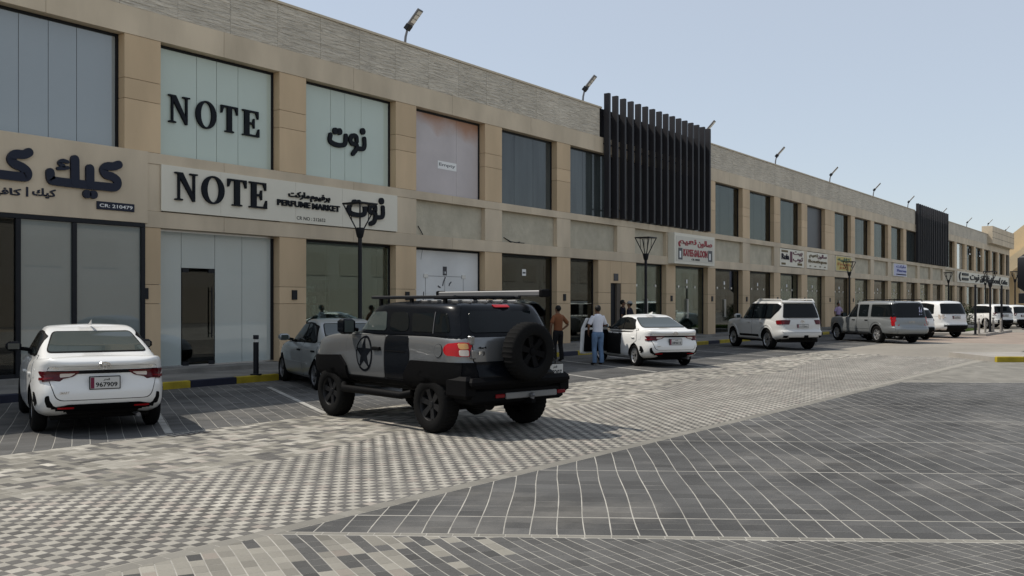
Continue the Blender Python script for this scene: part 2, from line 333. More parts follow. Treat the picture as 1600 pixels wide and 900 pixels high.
# ------------------------------------------------------------------ ground and paving
def clip(poly, a, b, c):     # keep a*x+b*y <= c
    out = []; n = len(poly)
    for i in range(n):
        p, q = poly[i], poly[(i + 1) % n]; dp, dq = a * p[0] + b * p[1] - c, a * q[0] + b * q[1] - c
        if dp <= 0: out.append(p)
        if dp * dq < 0: t = dp / (dp - dq); out.append((p[0] + t * (q[0] - p[0]), p[1] + t * (q[1] - p[1])))
    return out
def area(p): return 0.5 * abs(sum(p[i][0] * p[(i + 1) % len(p)][1] - p[(i + 1) % len(p)][0] * p[i][1] for i in range(len(p))))
def paver_mesh(name, items, mats):     # items: (poly, z, tone, mat index)
    V = []; Fc = []; MI = []; TN = []
    for poly, z, tn, mi in items:
        n = len(poly); b = len(V); cx = sum(p[0] for p in poly) / n; cy = sum(p[1] for p in poly) / n
        s = 1 - 0.006 / math.sqrt(max(area(poly), 1e-5)); tx, ty = max(-.003, min(.003, random.gauss(0, .0015))), max(-.003, min(.003, random.gauss(0, .0015)))
        for p in poly: V.append((p[0], p[1], z - 0.03))
        for p in poly: V.append((p[0], p[1], z - 0.0016 + tx * (p[0] - cx) + ty * (p[1] - cy)))
        for p in poly: V.append((cx + (p[0] - cx) * s, cy + (p[1] - cy) * s, z + tx * (p[0] - cx) + ty * (p[1] - cy)))
        for i in range(n):
            j = (i + 1) % n
            Fc.append((b + i, b + j, b + n + j, b + n + i)); Fc.append((b + n + i, b + n + j, b + 2 * n + j, b + 2 * n + i))
        Fc.append(tuple(b + 2 * n + i for i in range(n)))
        MI += [mi] * (2 * n + 1); TN += [tn] * (2 * n + 1)
    me = bpy.data.meshes.new(name); me.from_pydata(V, [], Fc)
    for k in mats: me.materials.append(M[k])
    me.polygons.foreach_set('material_index', MI)
    at = me.attributes.new('tone', 'FLOAT', 'FACE'); at.data.foreach_set('value', TN); me.update(); return me
def inview(poly, mg=240):
    cx = sum(p[0] for p in poly) / len(poly); cy = sum(p[1] for p in poly) / len(poly)
    if cx * CT + cy * ST < 2.5: return False
    u, v = pix(cx, cy, 0); return -mg < u < 1600 + mg and v < 900 + mg * 1.5
def psize(poly):
    q = [pix(p[0], p[1], 0) for p in poly]; return area(q)
def ccw(p):
    a = sum(p[i][0] * p[(i + 1) % len(p)][1] - p[(i + 1) % len(p)][0] * p[i][1] for i in range(len(p)))
    return p if a > 0 else p[::-1]
ZN = [0]
def zone(name, items, mats, sheet, joint, nsingle=300):
    mb = MB(); sheet = ccw(sheet); ZN[0] += 1; zs = -0.0011 - 0.00025 * ZN[0]; mb.add([(p[0], p[1], zs) for p in sheet], [tuple(range(len(sheet)))], joint)
    root = mb.build(name); tag(root, kind='structure')
    items = [(ccw(p), z, t, m) for p, z, t, m in items]
    items.sort(key=lambda it: -psize(it[0]))
    def full(it):
        q = [pix(p[0], p[1], 0) for p in it[0]]; return all(0 < u < 1600 and v < 900 for u, v in q)
    ind = [it for it in items if full(it)][:nsingle]; ids = set(id(i) for i in ind)
    for it in ind: link('paver', paver_mesh('paver', [it], mats), root)
    rest = [it for it in items if id(it) not in ids]
    o = link('paving_field', paver_mesh('paving_field', rest, mats), root); tag(o, kind='stuff'); return root
mb = MB(); mb.add([(-3000, -3000, -0.05), (3000, -3000, -0.05), (3000, 3000, -0.05), (-3000, 3000, -0.05)], [(0, 1, 2, 3)], 'ground')
tag(mb.build('ground'), kind='structure')
YE = lambda x: 6.00 - 0.018 * max(0, x - 4.9)       # edge between lane and dark paving
YP, YK = 11.48, 17.45                               # lane / bay edge, kerb face
def grid(ang, du, dv, gu, gv, u0, u1, v0, v1, cons, fn, wav=0.0, wide=None):
    c, s = math.cos(ang), math.sin(ang); out = []
    for i in range(int(u0 / du), int(u1 / du) + 1):
        for j in range(int(v0 / dv), int(v1 / dv) + 1):
            o = lambda p, q: wav * math.sin(p * 0.55 + 0.9 * math.sin(q * 2.3)) if wav else 0
            a, b = i * du + gu / 2, (i + 1) * du - gu / 2; d, e = j * dv + gv / 2, (j + 1) * dv - gv / 2
            b -= wide(i) if wide else 0; cu, cv = (a + b) / 2, (d + e) / 2; X, Y = cu * c - cv * s, cu * s + cv * c
            if not all(A * X + B * Y <= K + 0.35 for A, B, K in cons): continue
            if not inview([(X, Y)]): continue
            p = [(a, d + o(i, j)), (b, d + o(i + 1, j)), (b, e + o(i + 1, j + 1)), (a, e + o(i, j + 1))]; p = [(u * c - v * s, u * s + v * c) for u, v in p]
            for A, B, K in cons:
                p = clip(p, A, B, K)
                if len(p) < 3: break
            if len(p) < 3 or area(p) < 0.0008: continue
            r = fn(i, j, X, Y)
            if r is None: continue
            out.append((p, random.uniform(-.0004, .0006), r[0], r[1]))
    return out
def tn(s=0.16): return min(1, max(0, random.gauss(0.5, s)))
A33 = R(33.2); P0 = 7.30
c33, s33 = math.cos(A33), math.sin(A33)
ek = (0.018, 1.0, 6.00 + 0.018 * 4.9)               # y <= 5.87 - .018 (x-4.9)
# dark square paving with wide pale joints (right foreground)
itemsC = grid(A33, 0.205, 0.213, 0.0045, 0.009, P0 + 0.1, 22.1, -40, 12, [(ek[0], ek[1], ek[2] - 0.17), (-c33, -s33, -(P0 + 0.08)), (c33, s33, 22.0)], lambda i, j, x, y: (tn(0.15), 0), wav=0.008, wide=lambda i: 0.022 if i % 11 == 5 else .003 if (i * 7) % 5 == 0 else 0)
zone('dark_square_paving', itemsC, ['pmid'], [(4.9, 5.83), (24.3, 5.48), (40, -20), (22, -22)], 'jointw')
# small block paving at the bottom
def colD(i, j, x, y):
    u, v = pix(x, y, 0); q = (j + int(1.3 * math.sin(i * 0.35))) % 9
    pl = 0.88 if u < 420 else 0.55 if u < 640 else 0.16 if u < 800 else 0.02
    h = math.sin(j * 1.7 + math.floor(i / 5.0) * 2.1) * 0.5 + 0.5
    if u < 800 and (h * 0.65 + random.random() * 0.35) < pl: return (tn(), 1 if random.random() < 0.88 else 2)
    if random.random() < 0.006: return (0.7, 1)
    return (tn(), 0)
A62 = R(62)
itemsD = grid(A62, 0.165, 0.108, 0.004, 0.008, -2, 16, -14, 6, [(c33, s33, P0 - 0.02), (ek[0], ek[1], ek[2] - 0.14)], colD, wav=0.008)
M['ppale'] = mat('paver_pale_grey', (0.235, 0.222, 0.19), 0.85, noise=0.2, nscale=50, bump=0.3, bscale=160, stain=0.15, sscale=0.8, tone=True, spec=.2)
M['ppale2'] = mat('paver_pale_pink', (0.25, 0.222, 0.19), 0.85, noise=0.2, nscale=50, bump=0.3, bscale=160, stain=0.15, sscale=0.8, tone=True, spec=.2)
zone('small_block_paving', itemsD, ['pgrey', 'ppale', 'ppale2'], [(-6, 5.93), (4.85, 5.93), (14, -8.4), (4, -12), (-8, -3)], 'jointw')
# grey border courses
itemsE = []
for k in range(-30, 160):
    x = k * 0.21; p = [(x, YE(x) - 0.155), (x + 0.204, YE(x) - 0.155), (x + 0.204, YE(x) - 0.005), (x, YE(x) - 0.005)]
    if inview(p): itemsE.append((p, 0.0, tn(0.1), 0))
for k in range(-40, 60):
    q = k * 0.205; p = [(P0 + a, q + b) for a, b in ((0, 0), (0.07, 0), (0.07, 0.2), (0, 0.2))]; p = [(u * c33 - v * s33, u * s33 + v * c33) for u, v in p]
    p = clip(p, ek[0], ek[1], ek[2] - 0.16)
    if len(p) > 2 and inview(p) and area(p) > .001: itemsE.append((p, 0.0, tn(0.1), 0))
M['pborder'] = mat('paver_border', (0.20, 0.19, 0.165), 0.85, noise=0.2, nscale=50, tone=True, stain=0.1)
zone('border_course', itemsE, ['pborder'], [(-6, 6.19), (34, 5.47), (34, 5.32), (4.9, 5.83), (-6, 6.03)], 'jointg', 120)
# checker lane: small dark and beige squares, herringbone nearer the bays
YH = lambda x: 8.75 + 0.35 * math.sin(x * 0.7) + 0.02 * x
def colB(i, j, x, y):
    if y > YH(x): return None
    if (i + j) % 2 == 0: return (tn(0.14), 0)
    return (tn(0.13), 1 if random.random() < 0.86 else 2)
itemsB = grid(0, 0.105, 0.105, 0.005, 0.005, -4, 34, 5.8, 9.8, [(-ek[0], -ek[1], -ek[2])], colB)
hb = 0.105
for i in range(-40, 330):
    for j in range(50, 112):
        # herringbone of 2x1 blocks at 45 degrees to itself on the square grid
        k = (i + j) % 4
        if k == 0: p = (i, j, 2, 1)
        elif k == 2: p = (i, j, 1, 2)
        else: continue
        if (i - j) % 4 not in (0, 2): continue
        x, y, wx, wy = p; x *= hb; y *= hb; wx *= hb; wy *= hb
        if y < YH(x) - 0.1 or y > YP - 0.02 or not inview([(x, y)]): continue
        g = 0.0025; q = clip([(x + g, y + g), (x + wx - g, y + g), (x + wx - g, y + wy - g), (x + g, y + wy - g)], 0, 1, YP - 0.012)
        if len(q) < 3: continue
        r = random.random(); itemsB.append((q, random.uniform(-.0004, .0006), tn(0.15), 0 if r < 0.25 else 3 if r < .62 else 2 if r > 0.94 else 1))
zone('lane_paving', itemsB, ['pdark', 'plight', 'ppink', 'ppale'], [(-8, 6.15), (34, 5.47), (34, YP), (-8, YP)], 'jointg')
# far end of the lane: blocks too small to tell apart
def farmat():
    m = mat('lane_blocks_far', (0.255, 0.235, 0.20), 0.85, noise=0.25, nscale=3.0, stain=0.15, sscale=0.3); return m
M['farlane'] = farmat()
M['fargrey'] = mat('grey_blocks_far', (0.20, 0.195, 0.18), 0.85, noise=0.2, nscale=3.0, stain=0.15, sscale=0.3)
M['farpink'] = mat('red_blocks_far', (0.285, 0.232, 0.19), 0.85, noise=0.2, nscale=2.0, stain=0.2, sscale=0.4)
def sheet(name, poly, k, z):
    poly = ccw(poly); mb = MB(); mb.add([(p[0], p[1], z) for p in poly], [tuple(range(len(poly)))], k); return tag(mb.build(name), kind='structure')
sheet('far_lane', [(34, 5.47), (47, 5.23), (47, YP), (34, YP)], 'farlane', -0.001)
sheet('far_lane_crossing', [(47, 5.23), (66, 4.7), (66, YP), (47, YP)], 'farpink', -0.001)
sheet('far_road', [(66, 4.7), (300, 0), (300, YK + 3), (66, YK + 3)], 'farlane', -0.001)
# stripe-jointed grey paving beyond the dark squares
itemsF = grid(A33, 0.42, 0.205, 0.016, 0.004, 22.05, 36, -40, 4, [(ek[0], ek[1], ek[2] - 0.17), (-c33, -s33, -22.06)], lambda i, j, x, y: (tn(0.12), 0))
zone('grey_striped_paving', itemsF, ['pborder'], [(24.2, 5.47), (46, 5.08), (52, -25), (38, -18)], 'jointw', 0)
sheet('far_plaza', [(46, 4.95), (300, 0), (300, -60), (20, -60), (38, -18)], 'fargrey', -0.02)
# parking bays
cb, sb = math.cos(R(60)), math.sin(R(60))
itemsA = grid(R(60), 0.205, 0.213, 0.003, 0.0085, 0, 66, -56, 8, [(0, -1, -YP - 0.01), (0, 1, YK - 0.005), (1, 0, 50)], lambda i, j, x, y: (tn(0.14), 0), wav=0.006)
bays = zone('parking_bays', itemsA, ['pmid'], [(-4, YP), (60, YP), (60, YK), (-4, YK)], 'jointw')
sheet('far_bays', [(50.05, YP + .01), (58, YP + .01), (58, YK), (50.05, YK)], 'pmid', 0.0)
for k in range(-1, 12):
    x0 = 7.8 + 2.9 * k; mb = MB(); L_ = 5.4
    e0 = Vector((x0, YP + 0.03)); d = Vector((cb, sb)); n = Vector((-sb, cb)) * 0.05
    q = [e0 + n, e0 - n, e0 - n + d * L_, e0 + n + d * L_]
    mb.add([(p.x, p.y, 0.005) for p in q], [(0, 1, 2, 3)], 'linew'); mb.build('bay_line', bays)
# drain channel at the bay corner
mb = MB(); gx, gy = gnd(296, 678)
mb.box(-0.3, 0.3, -0.09, 0.09, -0.02, 0.0045, 'kblack', Matrix.Translation((gx, gy, 0)))
root = mb.build('drain_grate'); tag(root, 'small black drain grate at the edge of the lane behind the left sedan', 'drain')
for k in range(7):
    mb = MB(); mb.box(-0.28 + k * 0.085, -0.24 + k * 0.085, -0.085, 0.085, 0.0045, 0.012, 'greymetal', Matrix.Translation((gx, gy, 0))); mb.build('grate_bar', root)
# pavement and kerb
D = 19.85
mb = MB(); mb.box(-6, 60, YK + 0.155, D - 0.45, -0.04, 0.15, 'walk'); pav = mb.build('pavement'); tag(pav, kind='structure')
mb = MB(); mb.box(60, 300, YK + 3.2, D - 0.45, -0.04, 0.15, 'concrete'); tag(mb.build('far_pavement'), kind='structure')
mb = MB(); mb.box(-6, 140, D - 0.45, D + 0.3, -0.04, 0.25, 'walk'); tag(mb.build('shop_step'), kind='structure')
kb = empty('kerb', (0, 0, 0)); tag(kb, kind='structure')
for k in range(-2, 40):
    x0 = 8.75 + 1.2 * k
    if x0 > 57: break
    mb = MB(); c_ = 'kyellow' if k % 2 == 0 else 'kblue'
    mb.bbox(x0 + 0.004, x0 + 1.196, YK, YK + 0.15, -0.04, 0.152, c_, 0.015); mb.build('kerb_block', kb)
# island kerb at right
isl = empty('kerb_island', (0, 0, 0)); tag(isl, kind='structure')
ix, iy = gnd(1558, 566)
ddx, ddy = gnd(1620, 566); ang = math.atan2(ddy - iy, ddx - ix)
T = Matrix.Translation((ix, iy, 0)) @ Matrix.Rotation(ang, 4, 'Z')
for k in range(6):
    mb = MB(); mb.bbox(k * 0.84 + 0.003, k * 0.84 + 0.837, 0, 0.15, -0.04, 0.17, 'kyellow' if k % 2 == 0 else 'kblack', 0.02, T); mb.build('kerb_block', isl)
mb = MB(); mb.box(0.0, 5.0, 0.153, 3.2, -0.04, 0.15, 'concrete', T); mb.build('island_top', isl)
# planted island at the end of the bays
mb = MB(); mb.box(57.5, 66.5, 9.5, YK - 0.01, -0.04, 0.13, 'concrete'); tag(mb.build('traffic_island'), kind='structure')
def blades(name, x0, x1, y0, y1, z, n, h, k):
    V = []; Fc = []
    for i in range(n):
        x, y = random.uniform(x0, x1), random.uniform(y0, y1); a = random.uniform(0, 6.28); w_ = 0.02; hh = h * random.uniform(.5, 1.2)
        dx, dy = math.cos(a) * w_, math.sin(a) * w_; b = len(V)
        V += [(x - dx, y - dy, z), (x + dx, y + dy, z), (x + random.uniform(-.06, .06), y + random.uniform(-.06, .06), z + hh)]; Fc.append((b, b + 1, b + 2))
    mb = MB(); mb.add(V, Fc, k); return mb.build(name)
tag(blades('grass', 59.8, 65.0, 11.2, 15.5, 0.13, 11000, 0.14, 'grass'), kind='stuff')
# ------------------------------------------------------------------ the shop building
B = empty('shop_building', (0, D, 0)); tag(B, 'long two-storey beige shop row with rough stone parapet and glass shopfronts', 'building')
B.location = (0, 0, 0)
Z_F, Z_G, Z_B0, Z_B1, Z_W0, Z_W1, Z_P, Z_R = 0.25, 3.58, 3.96, 5.07, 5.33, 7.98, 8.62, 9.86
REC = 0.25
PW = 0.93
PIERS = [(-1.5, PW), (3.1, PW), (7.72, PW), (12.30, PW), (16.80, PW), (21.32, PW), (25.78, .97), (30.28, .95), (34.9, PW), (39.45, PW), (44.0, .9), (48.45, 1.0), (53.1, 1.0), (57.75, 1.05), (62.3, 2.0), (68.0, .95), (72.9, .95), (77.8, .95), (82.6, .95), (87.4, .95), (92.3, .95), (97.4, 1.1), (102.9, 1.1), (107.9, 1.1), (112.9, 1.1), (117.9, 1.1), (122.9, 1.1), (127.9, 1.1), (132.9, 1.1)]
XL, XR = -1.5, 136.5
FINS = [(33.7, 43.75), (86.6, 98.6)]
infin = lambda x: any(a - 0.1 < x < b - 0.3 for a, b in FINS)
def part(name, x0, x1, y0, y1, z0, z1, k, parent=B, c=0.004):
    mb = MB(); mb.bbox(x0, x1, y0, y1, z0, z1, k, c); return mb.build(name, parent)
g = 0.005
for i, (x, pw) in enumerate(PIERS):
    far = x > 70
    part('pier_core', x + .03, x + pw - .03, D + .03, D + .45, Z_F, Z_P, 'core')
    upper = not (infin(x) and x < 45 or 86 < x < 98)
    if upper:
        cuts = [Z_W0, 6.50, 6.97, Z_W1]
        for a, b in zip(cuts, cuts[1:]): part('pier_panel', x, x + pw, D, D + REC + .1, a + g, b - g, 'tan')
    if x == 34.9: continue
    cuts = [Z_F, 1.79, 2.24, Z_G]
    for a, b in zip(cuts, cuts[1:]): part('pier_panel', x, x + pw, D, D + REC + .1, a + g, b - g, 'tan')
    if 11 < x < 70: part('wall_plate', x + pw * .45, x + pw * .45 + .17, D - .035, D - .001, 1.90, 2.16, 'black')
# horizontal bands with joints at mid bay
edges = [XL]
for (x, pw), (x2, _) in zip(PIERS, PIERS[1:]): edges.append((x + pw + x2) / 2)
edges.append(XR)
for a, b in zip(edges, edges[1:]):
    part('lintel_panel', a + g, b - g, D - .012, D + REC + .2, Z_W1, Z_P - .004, 'band')
    part('sill_band', a + g, b - g, D - .018, D + REC + .2, Z_B1, Z_W0 - .004, 'band')
    part('fascia_band', a + g, b - g, D - .018, D + REC + .2, Z_G, Z_B0, 'band')
# stone infill between the bands
for i, (x, pw) in enumerate(PIERS):
    part('band_pier', x, x + pw, D - .004, D + REC + .1, Z_B0 + .004, Z_B1 - .004, 'band') if x != 34.9 else part('band_pier', 34.9, 36.45, D - .004, D + REC + .1, Z_B0 + .004, Z_B1 - .004, 'band')
    x2 = PIERS[i + 1][0] if i + 1 < len(PIERS) else XR
    x1 = x + pw if x != 34.9 else 36.45
    part('infill_panel', x1 + .002, x2 - .002, D + .16, D + REC + .19, Z_B0 + .003, Z_B1 - .003, 'stone')
# parapet slabs with wavy relief
def parapet_mat():
    m = mat('parapet_stone', (0.61, 0.55, 0.45), 0.9, noise=0.10, nscale=1.2, rnd=0.03, stain=0.10, sscale=0.9)
    t = m.node_tree; N = t.nodes; L = t.links; b = N['Principled BSDF']
    geo = N.new('ShaderNodeNewGeometry'); mp = N.new('ShaderNodeMapping'); mp.inputs['Scale'].default_value = (1.6, 1, 17)
    oi = N.new('ShaderNodeObjectInfo'); ad = N.new('ShaderNodeVectorMath'); ad.operation = 'ADD'; cx = N.new('ShaderNodeCombineXYZ')
    ml = N.new('ShaderNodeMath'); ml.operation = 'MULTIPLY'; ml.inputs[1].default_value = 20; L.new(oi.outputs['Random'], ml.inputs[0]); L.new(ml.outputs[0], cx.inputs[0])
    L.new(geo.outputs['Position'], ad.inputs[0]); L.new(cx.outputs[0], ad.inputs[1]); L.new(ad.outputs[0], mp.inputs[0])
    n = N.new('ShaderNodeTexNoise'); n.inputs['Scale'].default_value = 1.15; n.inputs['Detail'].default_value = 5; n.inputs['Distortion'].default_value = 0.9
    L.new(mp.outputs[0], n.inputs[0])
    bp = N.new('ShaderNodeBump'); bp.inputs['Strength'].default_value = 1.0; bp.inputs['Distance'].default_value = 0.09
    L.new(n.outputs[0], bp.inputs['Height']); L.new(bp.outputs[0], b.inputs['Normal'])
    src = b.inputs['Base Color'].links[0].from_socket
    mr = N.new('ShaderNodeMapRange'); mr.inputs[1].default_value = .35; mr.inputs[2].default_value = .65; mr.inputs[3].default_value = .86; mr.inputs[4].default_value = 1.10; L.new(n.outputs[0], mr.inputs[0])
    mx = N.new('ShaderNodeMix'); mx.data_type = 'RGBA'; mx.blend_type = 'MULTIPLY'; mx.inputs[0].default_value = 1
    L.new(src, mx.inputs[6]); L.new(mr.outputs[0], mx.inputs[7]); L.new(mx.outputs[2], b.inputs['Base Color']); return m
M['parapet'] = parapet_mat()
x = XL
while x < XR - 0.2:
    x1 = min(x + 1.52, XR)
    if x1 > 128.2: x1 = XR if x > 124 else x1
    inf = any(a - .2 < (x + x1) / 2 < b for a, b in FINS)
    if not inf and x < 121: part('parapet_panel', x + .004, x1 - .004, D + random.uniform(0, .008), D + .3, Z_P, Z_R - .07, 'parapet', c=.008)
    x = x1
for a, b in ((XL, 33.6), (43.9, 86.5), (98.7, 121)):
    n = max(1, int((b - a) / 6)); s_ = (b - a) / n
    for k in range(n):
        part('coping', a + k * s_ + .004, a + (k + 1) * s_ - .004, D - .03, D + .34, Z_R - .068, Z_R, 'coping')
    part('roof_edge', a, b, D + .5, D + .95, Z_R - .3, Z_R + .17, 'roofedge')
for a, b in FINS: part('louvre_backing', a - .05, b - .1, D + .05, D + .3, Z_P, Z_R - .05, 'finback')
# raised end parapet
part('end_parapet', 121.0, 136.6, D - .55, D + .6, 8.75, 10.75, 'band'); part('end_parapet_core', 121.02, 136.4, D - .1, D + .5, Z_P, 8.75, 'stone')
for z in (9.4, 10.1): part('parapet_groove', 121.0, 136.6, D - .556, D - .5, z, z + .04, 'core')
# body of the building behind the front
part('roof_slab', XL, XR, D + .3, D + 22, 8.45, 8.61, 'concrete'); part('floor_slab', XL, XR, D + REC + .21, D + 5, 3.75, 4.2, 'interior')
part('ground_floor', XL, XR, D + .301, D + 6, -.03, .248, 'interior'); part('back_wall', XL, XR, D + 5.0, D + 5.2, .25, 8.44, 'interior')
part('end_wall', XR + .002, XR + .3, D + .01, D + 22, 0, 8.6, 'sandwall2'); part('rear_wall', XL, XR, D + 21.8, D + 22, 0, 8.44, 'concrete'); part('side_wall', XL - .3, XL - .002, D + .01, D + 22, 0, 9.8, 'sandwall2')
for i, (x, pw) in enumerate(PIERS):
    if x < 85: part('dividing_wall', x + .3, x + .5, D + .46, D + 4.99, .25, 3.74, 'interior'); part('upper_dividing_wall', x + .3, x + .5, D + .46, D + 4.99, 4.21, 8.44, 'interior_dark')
# loose cables left on the infill panels
for lst in ([(653, 353), (657, 362), (661, 368)], [(787, 371), (796, 377), (806, 379), (818, 380)], [(790, 373), (800, 381), (812, 378)], [(1140, 418), (1146, 421), (1150, 424)]):
    p = MB(); p.tube([(wall(u_, v_, D + .15)[0], D + .145 - .03 * (q % 2), wall(u_, v_, D + .15)[1]) for q, (u_, v_) in enumerate(lst)], .014, 'black', 6); p.build('loose_cable', B)
# windows ------------------------------------------------------------------
def window(x0, x1, z0, z1, k, splits=(0, .31, .47, .65, 1), frame=True, name='window', curtain=None, yo=0.0, gap=.012):
    y = D + REC + yo
    mb = MB()
    mb.box(x0 + .001, x1 - .001, y - .01, y + .05, z1 - .07, z1 - .002, 'black'); mb.box(x0 + .001, x1 - .001, y - .005, y + .05, z0 + .001, z0 + .04, 'greymetal')
    mb.box(x1 - .07, x1 - .002, y - .01, y + .05, z0 + .041, z1 - .071, 'black'); mb.box(x0 + .002, x0 + .03, y - .005, y + .05, z0 + .041, z1 - .071, 'black')
    wn = mb.build(name, B)
    a0, a1 = x0 + .032, x1 - .072
    for s, e in zip(splits, splits[1:]):
        p = MB(); p.box(a0 + (a1 - a0) * s + gap / 2, a0 + (a1 - a0) * e - gap / 2, y + .01, y + .022, z0 + .042, z1 - .072, k); p.build('pane', wn)
    if curtain:
        p = MB(); n = int((x1 - x0) / .04); v = []
        for q in range(n + 1):
            xx = x0 + .05 + (x1 - x0 - .1) * q / n; yy = y + .22 + .03 * math.sin(q * 1.1 + .5 * math.sin(q * .3))
            v += [(xx, yy, z0 + .05), (xx, yy, z1 - .1)]
        p.add(v, [(2 * q, 2 * q + 2, 2 * q + 3, 2 * q + 1) for q in range(n)], curtain); p.build('curtain', wn)
    return wn
def bay(i): return PIERS[i][0] + PIERS[i][1], PIERS[i + 1][0]
def up(i, k, **kw): a, b = bay(i); return window(a, b, Z_W0, Z_W1, k, **kw)
up(0, 'frost_blue'); up(1, 'frost_blue'); w0 = up(2, 'frost_blue', splits=(0, .18, .38, .56, .74, 1))
w1 = up(3, 'frost_green', splits=(0, .33, .50, .69, 1)); w2 = up(4, 'frost_green', splits=(0, .32, .48, .67, 1))
a, b = bay(5)
# whitewashed pane with the rusty stain along its top
def wash():
    m = mat('whitewash_stained', (0.52, 0.475, 0.47), 0.5, noise=0.07, nscale=1.6, stain=0.08, sscale=0.9); t = m.node_tree; N = t.nodes; L = t.links; bs = N['Principled BSDF']
    geo = N.new('ShaderNodeNewGeometry'); sp = N.new('ShaderNodeSeparateXYZ'); L.new(geo.outputs['Position'], sp.inputs[0])
    n = N.new('ShaderNodeTexNoise'); n.inputs['Scale'].default_value = 1.3; n.inputs['Detail'].default_value = 4; L.new(geo.outputs['Position'], n.inputs[0])
    ma = N.new('ShaderNodeMath'); ma.operation = 'MULTIPLY_ADD'; ma.inputs[1].default_value = 0.9; L.new(n.outputs[0], ma.inputs[0]); L.new(sp.outputs[2], ma.inputs[2])
    xs = N.new('ShaderNodeMath'); xs.operation = 'MULTIPLY_ADD'; xs.inputs[1].default_value = 0.10; L.new(sp.outputs[0], xs.inputs[0]); L.new(ma.outputs[0], xs.inputs[2])
    mr = N.new('ShaderNodeMapRange'); mr.inputs[1].default_value = 10.15; mr.inputs[2].default_value = 10.75; L.new(xs.outputs[0], mr.inputs[0])
    mx = N.new('ShaderNodeMix'); mx.data_type = 'RGBA'; src = bs.inputs['Base Color'].links[0].from_socket
    L.new(mr.outputs[0], mx.inputs[0]); L.new(src, mx.inputs[6]); mx.inputs[7].default_value = (0.40, 0.22, 0.14, 1); L.new(mx.outputs[2], bs.inputs['Base Color']); return m
M['washed'] = wash()
w3 = window(a, b, Z_W0, Z_W1, 'washed', splits=(0, .66, 1), gap=.008)
up(6, 'dark_film', splits=(0, .31, .66, 1)); up(7, 'dark_film', splits=(0, .36, 1))
window(35.83, 39.45, Z_W0, Z_W1, 'dark_film'); window(40.38, 44.0, Z_W0, Z_W1, 'dark_film')
for i in range(10, 27):
    if i in (18, 19, 20): continue
    kk = {12: None}.get(i, 'x'); far = i > 17
    if i == 13: up(i, 'charcoal', splits=(0, 1))
    elif i == 22: up(i, 'frost_grey', splits=(0, .5, 1))
    else: up(i, 'smoke_up', splits=(0, .33, .66, 1) if not far else (0, .5, 1), curtain='curtain')
for i in (18, 19, 20): up(i, 'dark_film', splits=(0, .5, 1))
a, b = bay(27); window(a, b, Z_W0, Z_W1, 'smoke_up', curtain='curtain')
window(133.95, XR - .1, Z_W0, Z_W1, 'smoke', curtain='curtain', splits=(0, .5, 1))
# ground floor: black framed shopfront of the first shop
SF = MB(); y = D - .06
sx = [3.0, 5.2, 7.4, 9.85, 11.13 + .0, 12.86]
xs_ = [2.9, wall(0, 400, y)[0] - 2.5, wall(29, 400, y)[0], wall(117, 400, y)[0], wall(224, 400, y)[0]]
z1 = 3.66
for q in xs_: SF.bbox(q - .05, q + .05, y, y + .14, .25, z1 - .1, 'black', .006)
SF.bbox(xs_[0] - .05, xs_[-1] + .05, y - .002, y + .142, z1 - .099, z1, 'black', .006); SF.box(xs_[0] - .05, xs_[-1] + .05, y + .01, y + .12, .252, .33, 'black')
sfo = SF.build('shopfront', B)
for q, (a, b) in enumerate(zip(xs_, xs_[1:])):
    p = MB(); p.box(a + .052, b - .052, y + .05, y + .062, .332, z1 - .101, 'frost_shop' if q >= 2 else 'smoke'); p.build('pane', sfo)
# frosted shopfront with the dark glass door
a, b = bay(3); ga = lambda px: wall(px, 450, D + REC)[0]
wn = MB(); y = D + REC
wn.box(a + .001, b - .001, y - .01, y + .05, Z_G - .05, Z_G - .003, 'steel'); wn.box(a, b, y - .01, y + .05, Z_F + .002, Z_F + .04, 'steel'); wn.box(b - .09, b - .002, y - .015, y + .05, Z_F + .041, Z_G - .051, 'black')
wno = wn.build('shopfront', B); d0, d1 = ga(283.5), ga(336); zt = 2.62
for q0, q1, z0, z1 in ((a + .01, d0 - .006, .292, Z_G - .052), (d0 + .006, d1 - .006, zt + .05, Z_G - .052), (d1 + .006, ga(378), .292, Z_G - .052), (ga(378) + .012, b - .092, .292, Z_G - .052)):
    p = MB(); p.box(q0, q1, y + .01, y + .022, z0, z1, 'frost_grey'); p.build('pane', wno)
p = MB(); p.box(d0 + .02, d1 - .02, y + .008, y + .022, .30, zt - .02, 'smoke'); dr = p.build('glass_door', B)
for q in (d0 + .02, d1 - .20):
    for za, zb in ((zt - .06, zt + .04), (.27, .36)): p = MB(); p.box(q, q + .18, y - .012, y + .03, za, zb, 'black'); p.build('patch_fitting', dr)
p = MB(); p.tube([(d1 - .14, y - .06, .95), (d1 - .14, y - .06, 2.2)], .018, 'black'); p.tube([(d1 - .14, y - .06, 1.05), (d1 - .14, y + .01, 1.05)], .012, 'black'); p.tube([(d1 - .14, y - .06, 2.1), (d1 - .14, y + .01, 2.1)], .012, 'black'); p.build('door_handle', dr)
